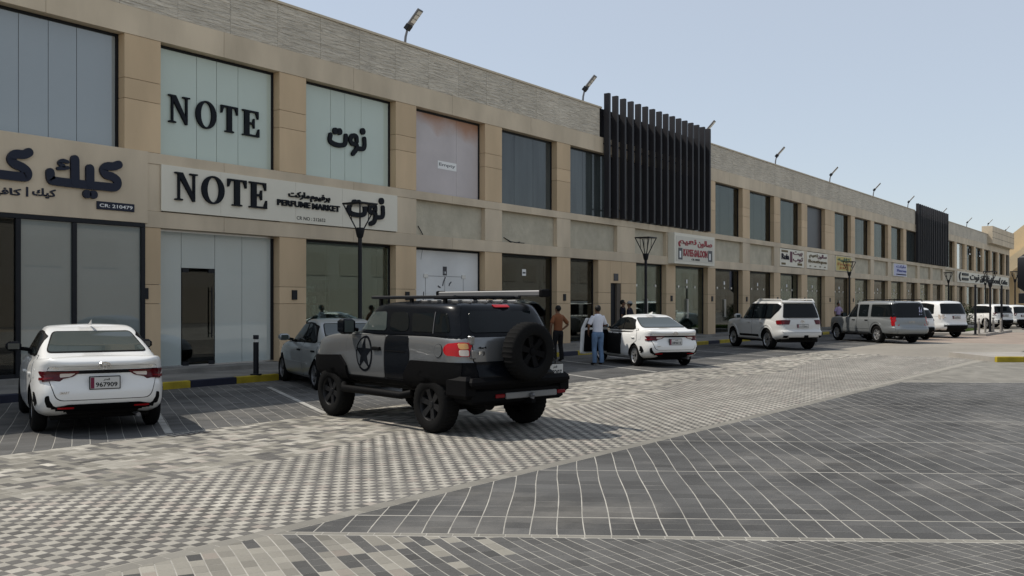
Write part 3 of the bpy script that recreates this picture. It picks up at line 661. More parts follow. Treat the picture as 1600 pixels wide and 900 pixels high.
# shop with shelves
a, b = bay(4); window(a, b, Z_F, Z_G, 'clear', splits=(0, .27, .70, .86, 1), name='shopfront')
def shelf(x0, x1, yy, n, label, tall=2.3):
    t = empty('display_shelf', (x0, yy, .25)); tag(t, label, 'shelf')
    p = MB(); p.box(0, x1 - x0, .32, .35, 0, tall, 'shelfwood'); p.box(0, .03, 0, .32, 0, tall, 'shelfwood'); p.box(x1 - x0 - .03, x1 - x0, 0, .32, 0, tall, 'shelfwood'); p.build('shelf_frame', t)
    for q in range(n):
        z = .12 + q * (tall - .2) / n; p = MB(); p.box(.031, x1 - x0 - .031, 0, .319, z, z + .03, 'shelfwood'); sbo = p.build('shelf_board', t)
        p = MB(); xx = .08
        while xx < x1 - x0 - .2:
            ww = random.uniform(.06, .16); hh = random.uniform(.12, .3); p.box(xx, xx + ww, .06, .2, z + .031, z + .03 + hh, random.choice(['cream', 'interior', 'white', 'shelfwood', 'charcoal'])); xx += ww + random.uniform(.02, .12)
        tag(p.build('stacked_goods', sbo), kind='stuff')
shelf(a + .1, b - .3, D + 2.6, 6, 'tall brown shelf of boxed goods inside the shop beside the frosted shopfront')
p = MB(); p.bbox(a + .95, a + 1.5, D + 1.9, D + 2.2, .25, 2.3, 'black'); tag(p.build('display_cabinet'), 'tall narrow black cabinet standing before the brown shelf indoors', 'cabinet')
# whitewashed shopfront with taped door
a, b = bay(5); wn = window(a, b, Z_F, Z_G + .0, 'whitewash', splits=(0, 1), name='shopfront'); y = D + REC
da, db = wall(665, 430, y)[0], wall(724, 430, y)[0]; zt = wall(690, 432, y)[1]
p = MB()
for q in (da, (da + db) / 2, db): p.box(q - .006, q + .006, y + .004, y + .0095, .3, zt, 'greymetal')
p.box(da, db, y + .004, y + .0095, zt, zt + .012, 'greymetal'); p.build('door_joint', wn)
for q in (da - .09, db - .09): p = MB(); p.box(q, q + .2, y - .015, y + .0095, zt - .05, zt + .07, 'steel'); p.build('patch_fitting', wn)
p = MB(); p.box((da + db) / 2 - .1, (da + db) / 2 + .1, y + .003, y + .0094, zt + .04, zt + .33, 'charcoal'); pl = p.build('door_number', wn)
text_wall('digits', '14', (da + db) / 2 - .05, (da + db) / 2 + .05, zt + .08, zt + .18, y + .0029, 'white', pl, depth=.002)
p = MB()
for (u0, v0), (u1, v1), w_ in (((696, 434), (692, 446), .05), ((705, 441), (702, 446), .05), ((685, 447), (688, 449), .05), ((665, 372), (662, 385), .012), ((662, 385), (658, 405), .012)):
    stroke(p, [wall(u0, v0, y), wall((u0 + u1) / 2 - .6, (v0 + v1) / 2, y), wall(u1, v1, y)], w_, y + .009, .003, 'charcoal')
p.build('paint_mark', wn)
# dark shopfront with open doorway
a, b = bay(6); y = D + REC
window(a, b, Z_F, Z_G, 'smoke', splits=(0, .18, .78, 1), name='shopfront')
p = MB(); da, db = wall(796, 440, y)[0], wall(841, 440, y)[0]; zt = wall(820, 436, y)[1]
p.box(da - .05, db + .05, y + .04, y + .07, zt, zt + .06, 'greymetal'); p.box(da - .05, da, y + .04, y + .07, .3, zt - .001, 'greymetal'); p.box(db, db + .05, y + .04, y + .07, .3, zt - .001, 'greymetal'); fr = p.build('door_frame', B)
p = MB(); p.box(da + .002, db - .002, y + .045, y + .06, .3, zt - .002, 'dark_film'); p.build('door_leaf', fr)
p = MB(); p.box((da + db) / 2 - .12, (da + db) / 2 + .12, y + .002, y + .0095, zt + .12, zt + .36, 'white'); p.box((da + db) / 2 - .09, (da + db) / 2 + .09, y + .0, y + .002, zt + .2, zt + .26, 'charcoal'); p.build('door_number', B)
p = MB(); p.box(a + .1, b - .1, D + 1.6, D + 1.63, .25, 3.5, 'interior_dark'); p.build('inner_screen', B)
# remaining shopfronts
def shop(x0, x1, k, door=True, inner='interior_dark', sp=(0, .34, .62, 1)):
    wn = window(x0, x1, Z_F, Z_G, k, splits=sp, name='shopfront'); y = D + REC
    if door:
        xm = x0 + (x1 - x0) * .48; zt = 2.55
        for q in (xm - .9, xm, xm + .9): p = MB(); p.box(q - .07, q + .07, y - .008, y + .009, zt, zt + .1, 'steel'); p.build('patch_fitting', wn)
        p = MB(); p.box(xm - .07, xm + .07, y - .004, y + .009, zt + .22, zt + .4, 'white'); p.build('door_number', wn)
        for q in (xm - .07, xm + .05): p = MB(); p.tube([(q, y + .009, 1.1), (q, y - .05, 1.1), (q, y - .05, 2.0), (q, y + .009, 2.0)], .016, 'steel', 6); p.build('door_handle', wn)
    return wn
a, b = 31.23, 33.35; shop(a, b, 'smoke', False, sp=(0, .45, 1))
part('wall_panel', 33.36, 34.35, D, D + .3, Z_F, 1.785, 'tan'); part('wall_panel', 33.36, 34.35, D, D + .3, 1.795, 2.235, 'tan'); part('wall_panel', 33.36, 34.35, D, D + .3, 2.245, Z_G - g, 'tan')
part('wall_panel', 35.25, 36.55, D, D + .3, Z_F, 1.785, 'tan'); part('wall_panel', 35.25, 36.55, D, D + .3, 1.795, 2.235, 'tan'); part('wall_panel', 35.25, 36.55, D, D + .3, 2.65, Z_G - g, 'tan'); part('wall_panel', 35.25, 36.55, D, D + .3, 2.245, 2.64, 'tan')
part('wall_panel', 34.36, 35.24, D, D + .3, 2.65, Z_G - g, 'tan')
part('service_door', 34.37, 35.23, D + .12, D + .17, .255, 2.64, 'black'); part('exit_plate', 34.6, 34.95, D - .03, D - .001, 2.75, 3.05, 'charcoal')
shop(36.56, 39.45, 'clear'); shop(40.38, 44.0, 'clear')
for i in range(10, 13):
    a, b = bay(i); shop(a, b, ('smoke', 'smoke', 'clear')[i - 10])
for i in range(13, 28):
    a, b = bay(i); shop(a, b, 'clear' if i % 2 else 'smoke', door=i < 20, sp=(0, .5, 1))
shop(133.95, XR - .1, 'clear', False, sp=(0, .5, 1))
# things seen through the shop glass
for x0, x1, yy, n, lab in ((40.6, 43.0, D + 2.2, 3, 'low glass-front counter shelf inside the shop under the red salon sign'), (49.6, 52.8, D + 1.4, 5, 'shelf of goods inside the shop behind the large white four wheel drive'), (54.3, 57.4, D + 1.2, 6, 'shelf of goods inside the shop under the maroon sign'), (59.0, 62.0, D + 1.2, 6, 'shelf of goods inside the shop under the olive lettering')):
    shelf(x0, x1, yy, n, lab, 1.3 if n == 3 else 2.4)
for x0, x1 in ((44.9 + .3, 48.2), (54.3, 57.4)):
    p = MB(); v = []; n = 50
    for q in range(n + 1):
        xx = x0 + (x1 - x0) * q / n; yy = D + .7 + .05 * math.sin(q * 1.7) + .03 * math.sin(q * .6); v += [(xx, yy, .3), (xx, yy, 2.2 + .2 * math.sin(q * .4))]
    p.add(v, [(2 * q, 2 * q + 2, 2 * q + 3, 2 * q + 1) for q in range(n)], 'curtain'); p.build('hanging_drape', B)
# louvre screens --------------------------------------------------------------
for (fx0, fx1), n, lab in ((FINS[0], 16, 'dark vertical fin screen over the upper windows beside the second street lamp'), (FINS[1], 17, 'smaller-looking dark fin screen farther along the upper storey')):
    t = empty('louvre_screen', (fx0, D, Z_W0)); tag(t, lab, 'louvre screen', 'fin screens on the upper storey')
    st = (fx1 - fx0 - .2) / (n - 1)
    for k in range(n):
        p = MB(); p.bbox(k * st, k * st + .14, -.30, -.06, .01, 10.42 - Z_W0, 'fin', .006); p.build('fin', t)
    for z in (.35, Z_W1 + .35 - Z_W0, Z_R - .35 - Z_W0):
        p = MB(); p.box(0, fx1 - fx0 - .06, -.058, -.024, z, z + .06, 'fin'); p.build('rail', t)
# ------------------------------------------------------------------ signs
t = empty('shop_sign', (0, 0, 0)); tag(t, 'beige cafe fascia sign with big dark navy Arabic lettering at the far left', 'sign')
y = D - .045; x1 = wall(231, 300, y)[0]
p = MB(); p.bbox(2.8, x1, y, D - .02, 3.665, 5.335, 'band', .004); p.build('sign_board', t)
zz = lambda q: wall(q[0] / 6.6667, 220 + q[1] / 6.6667, y)
def strokes(par, lst, dots, wd, y, k, dr, conv, depth=.06):
    for s in lst: p = MB(); stroke(p, [conv(q) for q in s], wd, y, depth, k); me = p.mesh('letter'); link('letter', fixn(me), par)
    for d in dots: p = MB(); dot(p, conv(d), dr, y, depth, k); link('letter_dot', fixn(p.mesh('letter_dot')), par)
M['navy_letter'] = mat('letter_navy', (0.010, 0.014, 0.030), 0.4)
strokes(t, [[(1225, 250), (1175, 268), (1105, 268), (1068, 305), (1095, 355), (1155, 375), (1205, 410), (1213, 455), (1180, 487), (1100, 480), (950, 466), (800, 450), (560, 420), (520, 400), (512, 330)]], [], .185, y, 'navy_letter', .09, zz)
strokes(t, [[(925, 290), (926, 380), (927, 448)], [(768, 195), (770, 300), (772, 432)], ], [(895, 556), (963, 562)], .19, y - .001, 'navy_letter', .095, zz, .063)
strokes(t, [[(690, 222), (640, 208), (608, 235), (650, 262)], [(597, 290), (650, 288), (692, 283)]], [], .08, y, 'navy_letter', .09, zz)
strokes(t, [[(290, 122), (240, 145), (150, 142), (108, 190), (140, 240), (220, 278), (272, 325), (265, 375), (200, 375), (0, 352), (-250, 322), (-320, 300), (-330, 220)]], [], .185, y, 'navy_letter', .09, zz)
strokes(t, [[(-150, 120), (-152, 230), (-150, 330)]], [], .19, y - .001, 'navy_letter', .09, zz, .063)
def px_text(name, body, u0, u1, v0, v1, y, k, par, um=None, **kw):   # photo box at its left edge top/bottom -> wall box
    x0, x1 = wall(u0, v0, y)[0], wall(u1, v0, y)[0]; za, zb = wall(u0, v0, y)[1], wall(u0, v1, y)[1]
    return text_wall(name, body, x0, x1, zb, za, y, k, par, **kw)
px_text('small_lettering', AR['kayk'], 50, 87, 292.5, 308, y, 'navy_letter', t, bold=.03)
px_text('small_lettering', '|', 40.5, 43.5, 292, 307, y, 'navy_letter', t)
px_text('small_lettering', AR['kafeh'], -22, 33, 290, 304, y, 'navy_letter', t, bold=.03)
x0, x1 = wall(150.5, 320, y)[0], wall(209, 320, y)[0]; z1 = wall(150.5, 314, y)[1]; z0 = wall(150.5, 326.5, y)[1]
p = MB(); p.bbox(x0, x1, y - .03, y - .001, z0, z1, 'navy_letter', .004); pl = p.build('number_plate', t)
text_wall('plate_text', 'CR: 210479', x0 + .06, x1 - .05, z0 + .05, z1 - .05, y - .0301, 'white', pl, bold=.012, depth=.004)
# perfume shop fascia
t = empty('shop_sign', (0, 0, 0)); tag(t, 'cream fascia sign reading NOTE with Arabic words and PERFUME MARKET', 'sign')
y = D - .05; x0, x1 = wall(252, 300, y)[0], wall(621, 330, y)[0]
sp_ = [x0, wall(345, 300, y)[0], wall(462, 300, y)[0], wall(535, 300, y)[0], x1]
for a, b in zip(sp_, sp_[1:]): p = MB(); p.bbox(a + .003, b - .003, y, D - .02, 3.985, 5.08, 'cream', .003); p.build('sign_panel', t)
for ch, u0, u1, va, vb in (('N', 272, 307, 276, 312.5), ('O', 314, 349, 281.5, 319), ('T', 354.5, 383.5, 286, 322.5), ('E', 388, 415.5, 291, 327)):
    xa, xb = wall(u0, va, y)[0], wall(u1, va, y)[0]; um = (u0 + u1) / 2; serif(ch, xa, xb, 4.27, 4.94, y, .06, 'letter', t)
px_text('small_lettering', AR['market'], 450, 483, 297.5, 310, y, 'letter', t, bold=.04, depth=.04)
px_text('small_lettering', AR['birfyum'], 484, 515, 302, 316, y, 'letter', t, bold=.04, depth=.04)
px_text('small_lettering', 'PERFUME', 432.5, 484, 311, 320.5, y, 'letter', t, bold=.035, depth=.04); px_text('small_lettering', 'MARKET', 487, 530, 317.5, 327, y, 'letter', t, bold=.035, depth=.04)
px_text('small_lettering', 'CR NO : 212652', 463.5, 508.5, 337.5, 343, y, 'letter', t, bold=.01, depth=.004)
z8 = lambda q: wall(430 + q[0] / 8, 290 + q[1] / 8, y)
strokes(t, [[(1335, 275), (1337, 360), (1318, 395), (1265, 398)], [(930, 240), (905, 300), (945, 350), (1030, 370), (1095, 360), (1112, 320), (1105, 240)]], [(1318, 195), (982, 216), (1034, 220)], .135, y, 'letter', .10, z8)
strokes(t, [[(1240, 310), (1235, 262), (1195, 252), (1165, 285), (1180, 330), (1235, 345), (1242, 400), (1222, 455), (1182, 478)]], [], .135, y - .001, 'letter', .1, z8, .063)
# lettering on the upper windows
t = empty('window_lettering', (0, 0, 0)); tag(t, 'black serif NOTE letters on the pale frosted upper window', 'sign')
y = D + REC + .0095
for ch, u0, u1, za, zb in (('N', 262, 295, 138, 177), ('O', 304.5, 336.5, 150, 189), ('T', 344, 370, 156, 195), ('E', 377.5, 403.5, 164, 203)):
    xa, xb = wall(u0, 150, y)[0], wall(u1, 150, y)[0]; serif(ch, xa, xb, 6.17, 6.84, y, .06, 'letter', t)
t = empty('window_lettering', (0, 0, 0)); tag(t, 'black Arabic word on the second pale frosted upper window', 'sign')
zq = lambda q: wall(420 + q[0] / 3.63, 100 + q[1] / 3.63, y)
strokes(t, [[(537, 425), (538, 465), (528, 482), (500, 480)], [(345, 402), (342, 435), (368, 455), (405, 462), (428, 452), (432, 408)]], [(528, 383), (372, 381), (396, 384)], .135, y, 'letter', .10, zq)
strokes(t, [[(494, 440), (490, 412), (468, 408), (457, 430), (468, 452), (492, 458), (492, 482), (472, 510)]], [], .13, y - .001, 'letter', .1, zq, .063)
t = empty('paper_notice', (0, 0, 0)); tag(t, 'small white paper notice on the stained pinkish upper window', 'notice')
x0, x1 = wall(684, 250, y)[0], wall(713, 250, y)[0]; z1, z0 = wall(684, 250.5, y)[1], wall(684, 263, y)[1]
p = MB(); p.box(x0, x1, y - .004, y - .0005, z0, z1, 'white'); p.build('paper', t); text_wall('print', 'Empty', x0 + .06, x1 - .06, z0 + .07, z1 - .06, y - .0042, 'greymetal', t, depth=.002, bold=.02)
# red barber sign box
M['red'] = mat('sign_red', (0.30, 0.03, 0.04), 0.5); M['signw'] = mat('sign_white', (0.58, 0.55, 0.47), 0.45, noise=.05)
t = empty('sign_box', (0, 0, 0)); tag(t, 'white box sign with red Arabic and Latin lettering under the fin screen', 'sign')
y = D - .35; x0, x1 = wall(1054, 380, y)[0], wall(1116.5, 380, y)[0]; z1 = wall(1055, 363, y)[1]; z0 = wall(1055, 411.5, y)[1]
p = MB(); p.bbox(x0, x1, y, D - .02, z0, z1, 'cream', .01); p.build('housing', t)
p = MB(); p.bbox(x0 + .15, x1 - .15, y - .012, y - .001, z0 + .13, z1 - .13, 'signw', .003); p.build('sign_face', t); y -= .0122
W_, H_ = x1 - x0, z1 - z0
text_wall('lettering', '\u200f' * 0 + AR['salon'], x0 + W_ * .55, x1 - W_ * .08, z0 + H_ * .58, z0 + H_ * .84, y, 'red', t, bold=.03); text_wall('lettering', AR['naim'], x0 + W_ * .08, x0 + W_ * .52, z0 + H_ * .56, z0 + H_ * .84, y, 'red', t, bold=.03)
text_wall('lettering', 'KAYEE-SALOON', x0 + W_ * .2, x1 - W_ * .2, z0 + H_ * .26, z0 + H_ * .50, y, 'red', t, bold=.03); text_wall('lettering', 'CR: 10452', x0 + W_ * .4, x0 + W_ * .6, z0 + H_ * .14, z0 + H_ * .2, y, 'charcoal', t)
for a, b in ((.08, .18), (.82, .93)):
    p = MB(); p.box(x0 + W_ * a, x0 + W_ * b, y - .004, y - .0005, z0 + H_ * .14, z0 + H_ * .52, 'charcoal'); p.box(x0 + W_ * (a + .03), x0 + W_ * (a + .065), y - .007, y - .0042, z0 + H_ * .2, z0 + H_ * .42, 'white'); p.build('picture', t)
# small fascia signs farther along
M['signmaroon'] = mat('sign_maroon', (0.10, 0.015, 0.04), 0.5); M['olive'] = mat('sign_olive', (0.12, 0.085, 0.03), 0.6); M['sgreen'] = mat('sign_green', (0.02, 0.10, 0.06), 0.5); M['sorange'] = mat('sign_orange', (0.38, 0.15, 0.03), 0.5); M['syellow'] = mat('sign_yellow', (0.50, 0.40, 0.12), 0.5); M['sblue'] = mat('sign_blue', (0.04, 0.06, 0.25), 0.5); M['slilac'] = mat('sign_lilac', (0.46, 0.47, 0.62), 0.5)
def fascia(u0, u1, label, items, board='cream', yo=.03):
    t = empty('fascia_sign', (0, 0, 0)); tag(t, label, 'sign'); y = D - yo
    x0, x1 = wall(u0, 400, y)[0], wall(u1, 400, y)[0]; z0, z1 = 4.0, 5.03
    p = MB(); p.bbox(x0, x1, y, D + .15, z0, z1, board, .005); p.build('sign_board', t); W_, H_ = x1 - x0, z1 - z0
    for it in items:
        if it[0] == 'b': p = MB(); p.box(x0 + W_ * it[1], x0 + W_ * it[2], y - .006, y - .0006, z0 + H_ * it[3], z0 + H_ * it[4], it[5]); p.build('panel', t)
        else: text_wall('lettering', it[0], x0 + W_ * it[1], x0 + W_ * it[2], z0 + H_ * it[3], z0 + H_ * it[4], y - .0062, it[5], t, bold=.03)
fascia(1219, 1256, 'cream fascia sign with a maroon panel and small Arabic words', [('b', .05, .32, .80, .92, 'olive'), ('Rula', .05, .36, .38, .72, 'navy'), ('b', .40, .50, .25, .88, 'signmaroon'), (AR['bayt'], .52, .93, .66, .92, 'signmaroon'), (AR['thawb'], .52, .95, .28, .60, 'signmaroon'), ('b', .05, .22, .08, .2, 'olive'), ('b', .72, .92, .1, .24, 'olive')])
fascia(1261, 1293, 'cream fascia sign with dark olive lettering in two lines', [(AR['naim'], .1, .5, .62, .92, 'olive'), (AR['salon'], .5, .95, .62, .92, 'signmaroon'), ('Boutique', .06, .95, .30, .55, 'olive'), ('. . . .', .1, .9, .12, .18, 'olive')])
fascia(1306, 1331, 'framed green and orange shop sign behind the third street lamp', [('b', .02, .98, .03, .97, 'syellow'), (AR['kafeh'], .1, .9, .62, .9, 'sgreen'), ('Fresh', .1, .9, .36, .56, 'sorange'), ('JUICE', .2, .8, .1, .3, 'sorange')])
fascia(1396, 1417, 'small lilac and blue shop sign on the fascia near the far fin screen', [('b', .04, .96, .04, .96, 'slilac'), (AR['market'], .2, .9, .64, .9, 'sblue'), ('Pharma', .25, .95, .36, .56, 'sblue'), ('b', .2, .95, .12, .2, 'sblue')])
t = empty('fascia_sign', (0, 0, 0)); tag(t, 'long pale fascia with large black lettering at the far end of the row', 'sign'); y = D - .06
x0, x1 = wall(1496, 440, y)[0], wall(1576, 440, y)[0]
p = MB(); p.bbox(x0, x1, y, D - .02, 3.97, 5.07, 'cream', .004); p.build('sign_board', t); L_ = x1 - x0
for tx, a, b, za, zb in (('(', .02, .05, 4.1, 5.0), ('=', .07, .17, 4.2, 4.95), (AR['nut'], .20, .36, 4.1, 4.95), (AR['salon'], .38, .52, 4.1, 4.95), ('Saloon', .52, .76, 4.15, 4.8), ('(', .77, .80, 4.05, 4.95), ('Coffee', .82, .96, 4.15, 4.7)):
    text_wall('lettering', tx, x0 + L_ * a, x0 + L_ * b, za, zb, y, 'letter', t, bold=.015, depth=.08)
for u0, lab in ((1512, 'small dark emblem on the upper window past the far fin screen'), (1528, 'second small dark emblem on the upper window past the far fin screen')):
    t = empty('window_emblem', (0, 0, 0)); tag(t, lab, 'sign'); y = D + .02; xa = wall(u0, 385, y)[0]; xb = wall(u0 + 9, 385, y)[0]
    p = MB(); p.box(xa, xa + .2, y - .1, y, 6.95, 7.6, 'letter'); p.build('emblem_bar', t); p = MB(); p.box(xa + .201, xa + .9, y - .08, y, 7.35, 7.55, 'letter'); p.box(xa + .35, xa + 1.1, y - .09, y, 7.0, 7.12, 'white'); p.build('emblem_word', t)
# ------------------------------------------------------------------ floodlights on the roof
def floodlight(px_, lab, zb=None):
    x, _ = wall(px_, 300, D + .72); z = (zb if zb else Z_R + .17)
    t = empty('roof_floodlight', (x, D + .72, z)); tag(t, lab, 'floodlight', 'floodlights along the roof edge')
    p = MB(); p.tube([(0, 0, -.1), (.03, -.02, .3), (.10, -.06, .62)], [.045, .04, .035], 'greymetal', 8); p.build('pole', t, 40)
    p = MB(); T = Matrix.Translation((.10, -.10, .64)) @ Matrix.Rotation(R(12), 4, 'Z') @ Matrix.Rotation(R(-48), 4, 'X') @ Matrix.Rotation(R(180), 4, 'Z')
    p.bbox(-.15, .15, .05, .64, -.04, .035, 'greymetal', .02, T); p.bbox(-.11, .11, -.14, .06, -.08, .08, 'black', .02, T); p.tube([T @ Vector((0, -.02, 0)), (.10, -.06, .55)], .04, 'black', 8); hd = p.build('lamp_head', t)
    for q in range(3):
        p = MB(); p.box(-.115, .115, .15 + q * .155, .15 + q * .155 + .13, -.047, -.0405, 'led', T); p.build('lens', hd)
for px_, lab, zb in ((632, 'roof floodlight above the whitewashed upper window, largest of the row', None), (910, 'roof floodlight just left of the near fin screen', None), (1100, 'roof floodlight rising behind the right end of the near fin screen', None), (1211, 'roof floodlight above the fascia with red box sign, second right of the near fins', None),
                     (1296, 'roof floodlight above the black upper panel and olive sign', None), (1364, 'roof floodlight midway between the black upper panel and the far fins', None), (1418, 'roof floodlight just left of the far fin screen', None), (1470, 'roof floodlight over the right end of the far fin screen', None),
                     (1510, 'roof floodlight on the low parapet past the far fin screen', None), (1543, 'roof floodlight at the left end of the raised end parapet', 10.75), (1570, 'roof floodlight at the right end of the raised end parapet', 10.75)):
    floodlight(px_, lab, zb)
# ------------------------------------------------------------------ street lamps
YL = 18.25
def lamp(px_, lab, y=YL, h=4.45, zb=.15):
    u = (px_ - 800) / F_PX; tt = y / (ST - u * CT); x = tt * (CT + u * ST)
    t = empty('street_lamp', (x, y, zb)); tag(t, lab, 'street lamp', 'black basket street lamps along the pavement'); h -= zb
    p = MB(); p.lathe([(0, 0), (.16, 0), (.16, .02), (.09, .04), (.06, .3), (.055, h - .9), (.055, h - .88)], 'black', 14); p.build('pole', t, 40)
    p = MB(); p.lathe([(.055, h - .9), (.085, h - .86), (.13, h - .66), (.13, h - .62), (0, h - .62)], 'black', 14); p.build('collar', t, 40)
    p = MB(); q = [(-.31, -.31), (.31, -.31), (.31, .31), (-.31, .31)]
    for i in range(4):
        p.tube([(q[i][0] * .24, q[i][1] * .24, h - .64), (q[i][0], q[i][1], h)], .02, 'black', 6); p.tube([(q[i][0] * .5, q[i][1] * .5, h - .4), (q[i][0] * .55, q[i][1] * .55, h)], .012, 'black', 6)
    p.build('basket_rods', t)
    p = MB(); p.bbox(-.335, .335, -.335, .335, h, h + .045, 'black', .008); p.build('lamp_plate', t)
    p = MB(); p.lathe([(0, h - .03), (.2, h - .03), (.2, h - .002)], 'led', 16); p.build('lens', t)
lamp(562.5, 'black basket street lamp standing before the cream NOTE fascia sign, nearest of the row'); lamp(1009, 'black basket street lamp left of the red box sign'); lamp(1327, 'black basket street lamp in front of the green and orange sign')
lamp(1482, 'black basket street lamp left of the long black-lettered fascia', 17.6); lamp(1547.2, 'black basket street lamp standing on the traffic island between the two plain poles', gnd(1547.2, 519, .13)[1], 3.62, .13); lamp(1539.5, 'black basket street lamp at the far end, standing close behind a nearer one', 17.0); lamp(1586, 'black basket street lamp before the golden end building', 12.5)
def plain_pole(px_, py, h, lab):
    x, y = gnd(px_, py, .13); t = empty('light_pole', (x, y, .13)); tag(t, lab, 'pole', 'plain poles on the traffic island')
    p = MB(); p.lathe([(0, 0), (.13, 0), (.13, .03), (.065, .05), (.06, h), (.04, h + .02), (0, h + .02)], 'black', 12); p.build('pole', t, 40)
    p = MB(); p.box(-.1, .1, -.1, .1, .0, .03, 'greymetal'); p.build('base_plate', t)
plain_pole(1524, 523, 2.65, 'plain dark pole on the left tip of the traffic island'); plain_pole(1565, 517, 2.75, 'plain dark pole on the right side of the traffic island')
def bollard(x, y, z, h, k, lab, grp):
    t = empty('bollard', (x, y, z)); tag(t, lab, 'bollard', grp)
    p = MB(); p.lathe([(0, 0), (.13, 0), (.13, .03), (.062, .035), (.062, h - .16), (.05, h - .16)], k, 16); p.build('post', t, 40)
    p = MB(); p.lathe([(.05, h - .16), (.05, h - .09)], 'led', 16); p.build('lens', t, 40); p = MB(); p.lathe([(.064, h - .09), (.064, h - .01), (.06, h), (0, h)], k, 16); p.build('cap', t, 40)
x, y = gnd(400, 586, .15); bollard(x, y, .15, .92, 'black', 'slim dark bollard light on the pavement left of the silver sedan', None)
for u, v, lab in ((1531, 522, 'pale bollard beside the left pole of the island'), (1541, 520, 'pale bollard between the left pole and the island lamp'), (1553.5, 519, 'pale bollard just right of the island lamp'), (1565.5, 520, 'pale bollard under the right pole of the island')):
    x, y = gnd(u, v, .13); bollard(x, y + .05, .13, .85, 'concrete', lab, 'pale bollards on the traffic island')
# bush on the island
def bush(x, y, z, r, h, lab):
    t = empty('bush', (x, y, z)); tag(t, lab, 'bush'); p = MB()
    for q in range(7): a = q * .9; p.tube([(0, 0, 0), (r * .5 * math.cos(a), r * .5 * math.sin(a), h * .7)], [.02, .008], 'bark', 5)
    p.build('stems', t); p = MB(); v = []; f = []
    for q in range(1500):
        a, b_, rr = random.uniform(0, 6.28), random.uniform(-.6, 1.5), random.random() ** .4
        c = Vector((math.cos(a) * math.cos(b_) * r * rr, math.sin(a) * math.cos(b_) * r * rr, h * .5 + math.sin(b_) * h * .5 * rr)); c *= 1 + .15 * math.sin(a * 3)
        d = Vector((random.gauss(0, 1), random.gauss(0, 1), random.gauss(0, 1))).normalized(); e = d.cross(Vector((.3, .5, .8))).normalized(); b0 = len(v)
        v += [c + d * .07, c + e * .03, c - d * .07, c - e * .03]; f.append((b0, b0 + 1, b0 + 2, b0 + 3))
    p.add(v, f, 'leaf'); p.build('leaves', t)
x, y = gnd(1511, 518); bush(x, y + .3, .13, .75, 1.5, 'low green bush on the island beside the rearmost parked four wheel drive')
# ------------------------------------------------------------------ golden building at the far end, sign totem
t = empty('golden_building', (0, 0, 0)); tag(t, 'golden end building with a leaning angular rib at the right edge', 'building')
def depthprism(poly, d0, d1, k, name):   # silhouette given by photo columns, at true distance d0..d1 along x
    mb = MB(); v0 = []; v1 = []
    for u_, v_ in poly:
        u = (u_ - 800) / F_PX; tt = d0 / (CT + u * ST); v0.append((d0, tt * (ST - u * CT), EYE + tt * (HY - v_) / F_PX)); v1.append((d1, v0[-1][1], v0[-1][2]))
    n = len(poly); mb.add(v0 + v1, [tuple(range(n)), tuple(range(n, 2 * n))[::-1]] + [(i, n + i, n + (i + 1) % n, (i + 1) % n) for i in range(n)], k)
    me = mb.mesh(name); fixn(me); return link(name, me, t)
depthprism([(1555, 478), (1566, 440), (1577, 424), (1600, 405), (1690, 335), (1690, 275), (1600, 351), (1577, 369), (1555, 386)], 150, 168, 'sandwall', 'leaning_rib')
depthprism([(1566, 478), (1571, 440), (1579, 424), (1584, 424), (1601, 478)], 155, 170, 'sandwall', 'lower_rib')
depthprism([(1575, 404), (1690, 318), (1690, 345), (1575, 428)], 146, 149.9, 'sandwall', 'edge_rib')
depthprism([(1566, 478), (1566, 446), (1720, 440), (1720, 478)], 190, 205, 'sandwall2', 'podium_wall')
zt = gnd(1604, 515); t = empty('totem_sign', (zt[0], zt[1], 0)); t.rotation_euler = (0, 0, TH - R(90) + R(25)); tag(t, 'black rounded sign box with pale face on a dark post at the right edge', 'sign')
p = MB(); p.lathe([(0, 0), (.3, 0), (.3, .05), (.09, .08), (.09, 2.58)], 'black', 12); p.build('post', t, 40)
p = MB(); p.bbox(-.45, 1.2, -.35, .35, 2.6, 5.2, 'black', .3); p.build('sign_housing', t, 50)
p = MB(); p.bbox(-.15, 1.05, -.40, -.352, 2.9, 4.9, 'slilac', .02); p.build('sign_face', t)
p = MB(); p.bbox(-.55, -.12, -.2, .2, 1.8, 2.5, 'black', .03); p.build('control_box', t)
# the other side of the lot (seen only mirrored in the glass)
t = empty('boundary_wall', (0, -34, 0)); tag(t, 'low pale boundary wall across the lot, mirrored in the shop windows', 'wall')
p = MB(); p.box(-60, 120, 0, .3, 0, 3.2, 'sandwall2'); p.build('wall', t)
t = empty('opposite_building', (0, -38, 0)); tag(t, 'long sand coloured building across the lot, mirrored in the shop windows', 'building')
p = MB(); p.box(-70, 420, -14, 0, 0, 8.6, 'sandwall3'); p.build('wall', t); p = MB(); p.box(-70, 420, -14.2, .25, 8.6, 9.0, 'concrete'); p.build('parapet', t)
for k in range(90):
    p = MB(); x0 = -68 + k * 5.1; p.box(x0, x0 + 3.3, .002, .06, .6, 3.4, 'sandwall2'); p.build('window', t); p = MB(); p.box(x0, x0 + 3.3, .002, .06, 4.9, 7.4, 'sandwall2'); p.build('window', t)
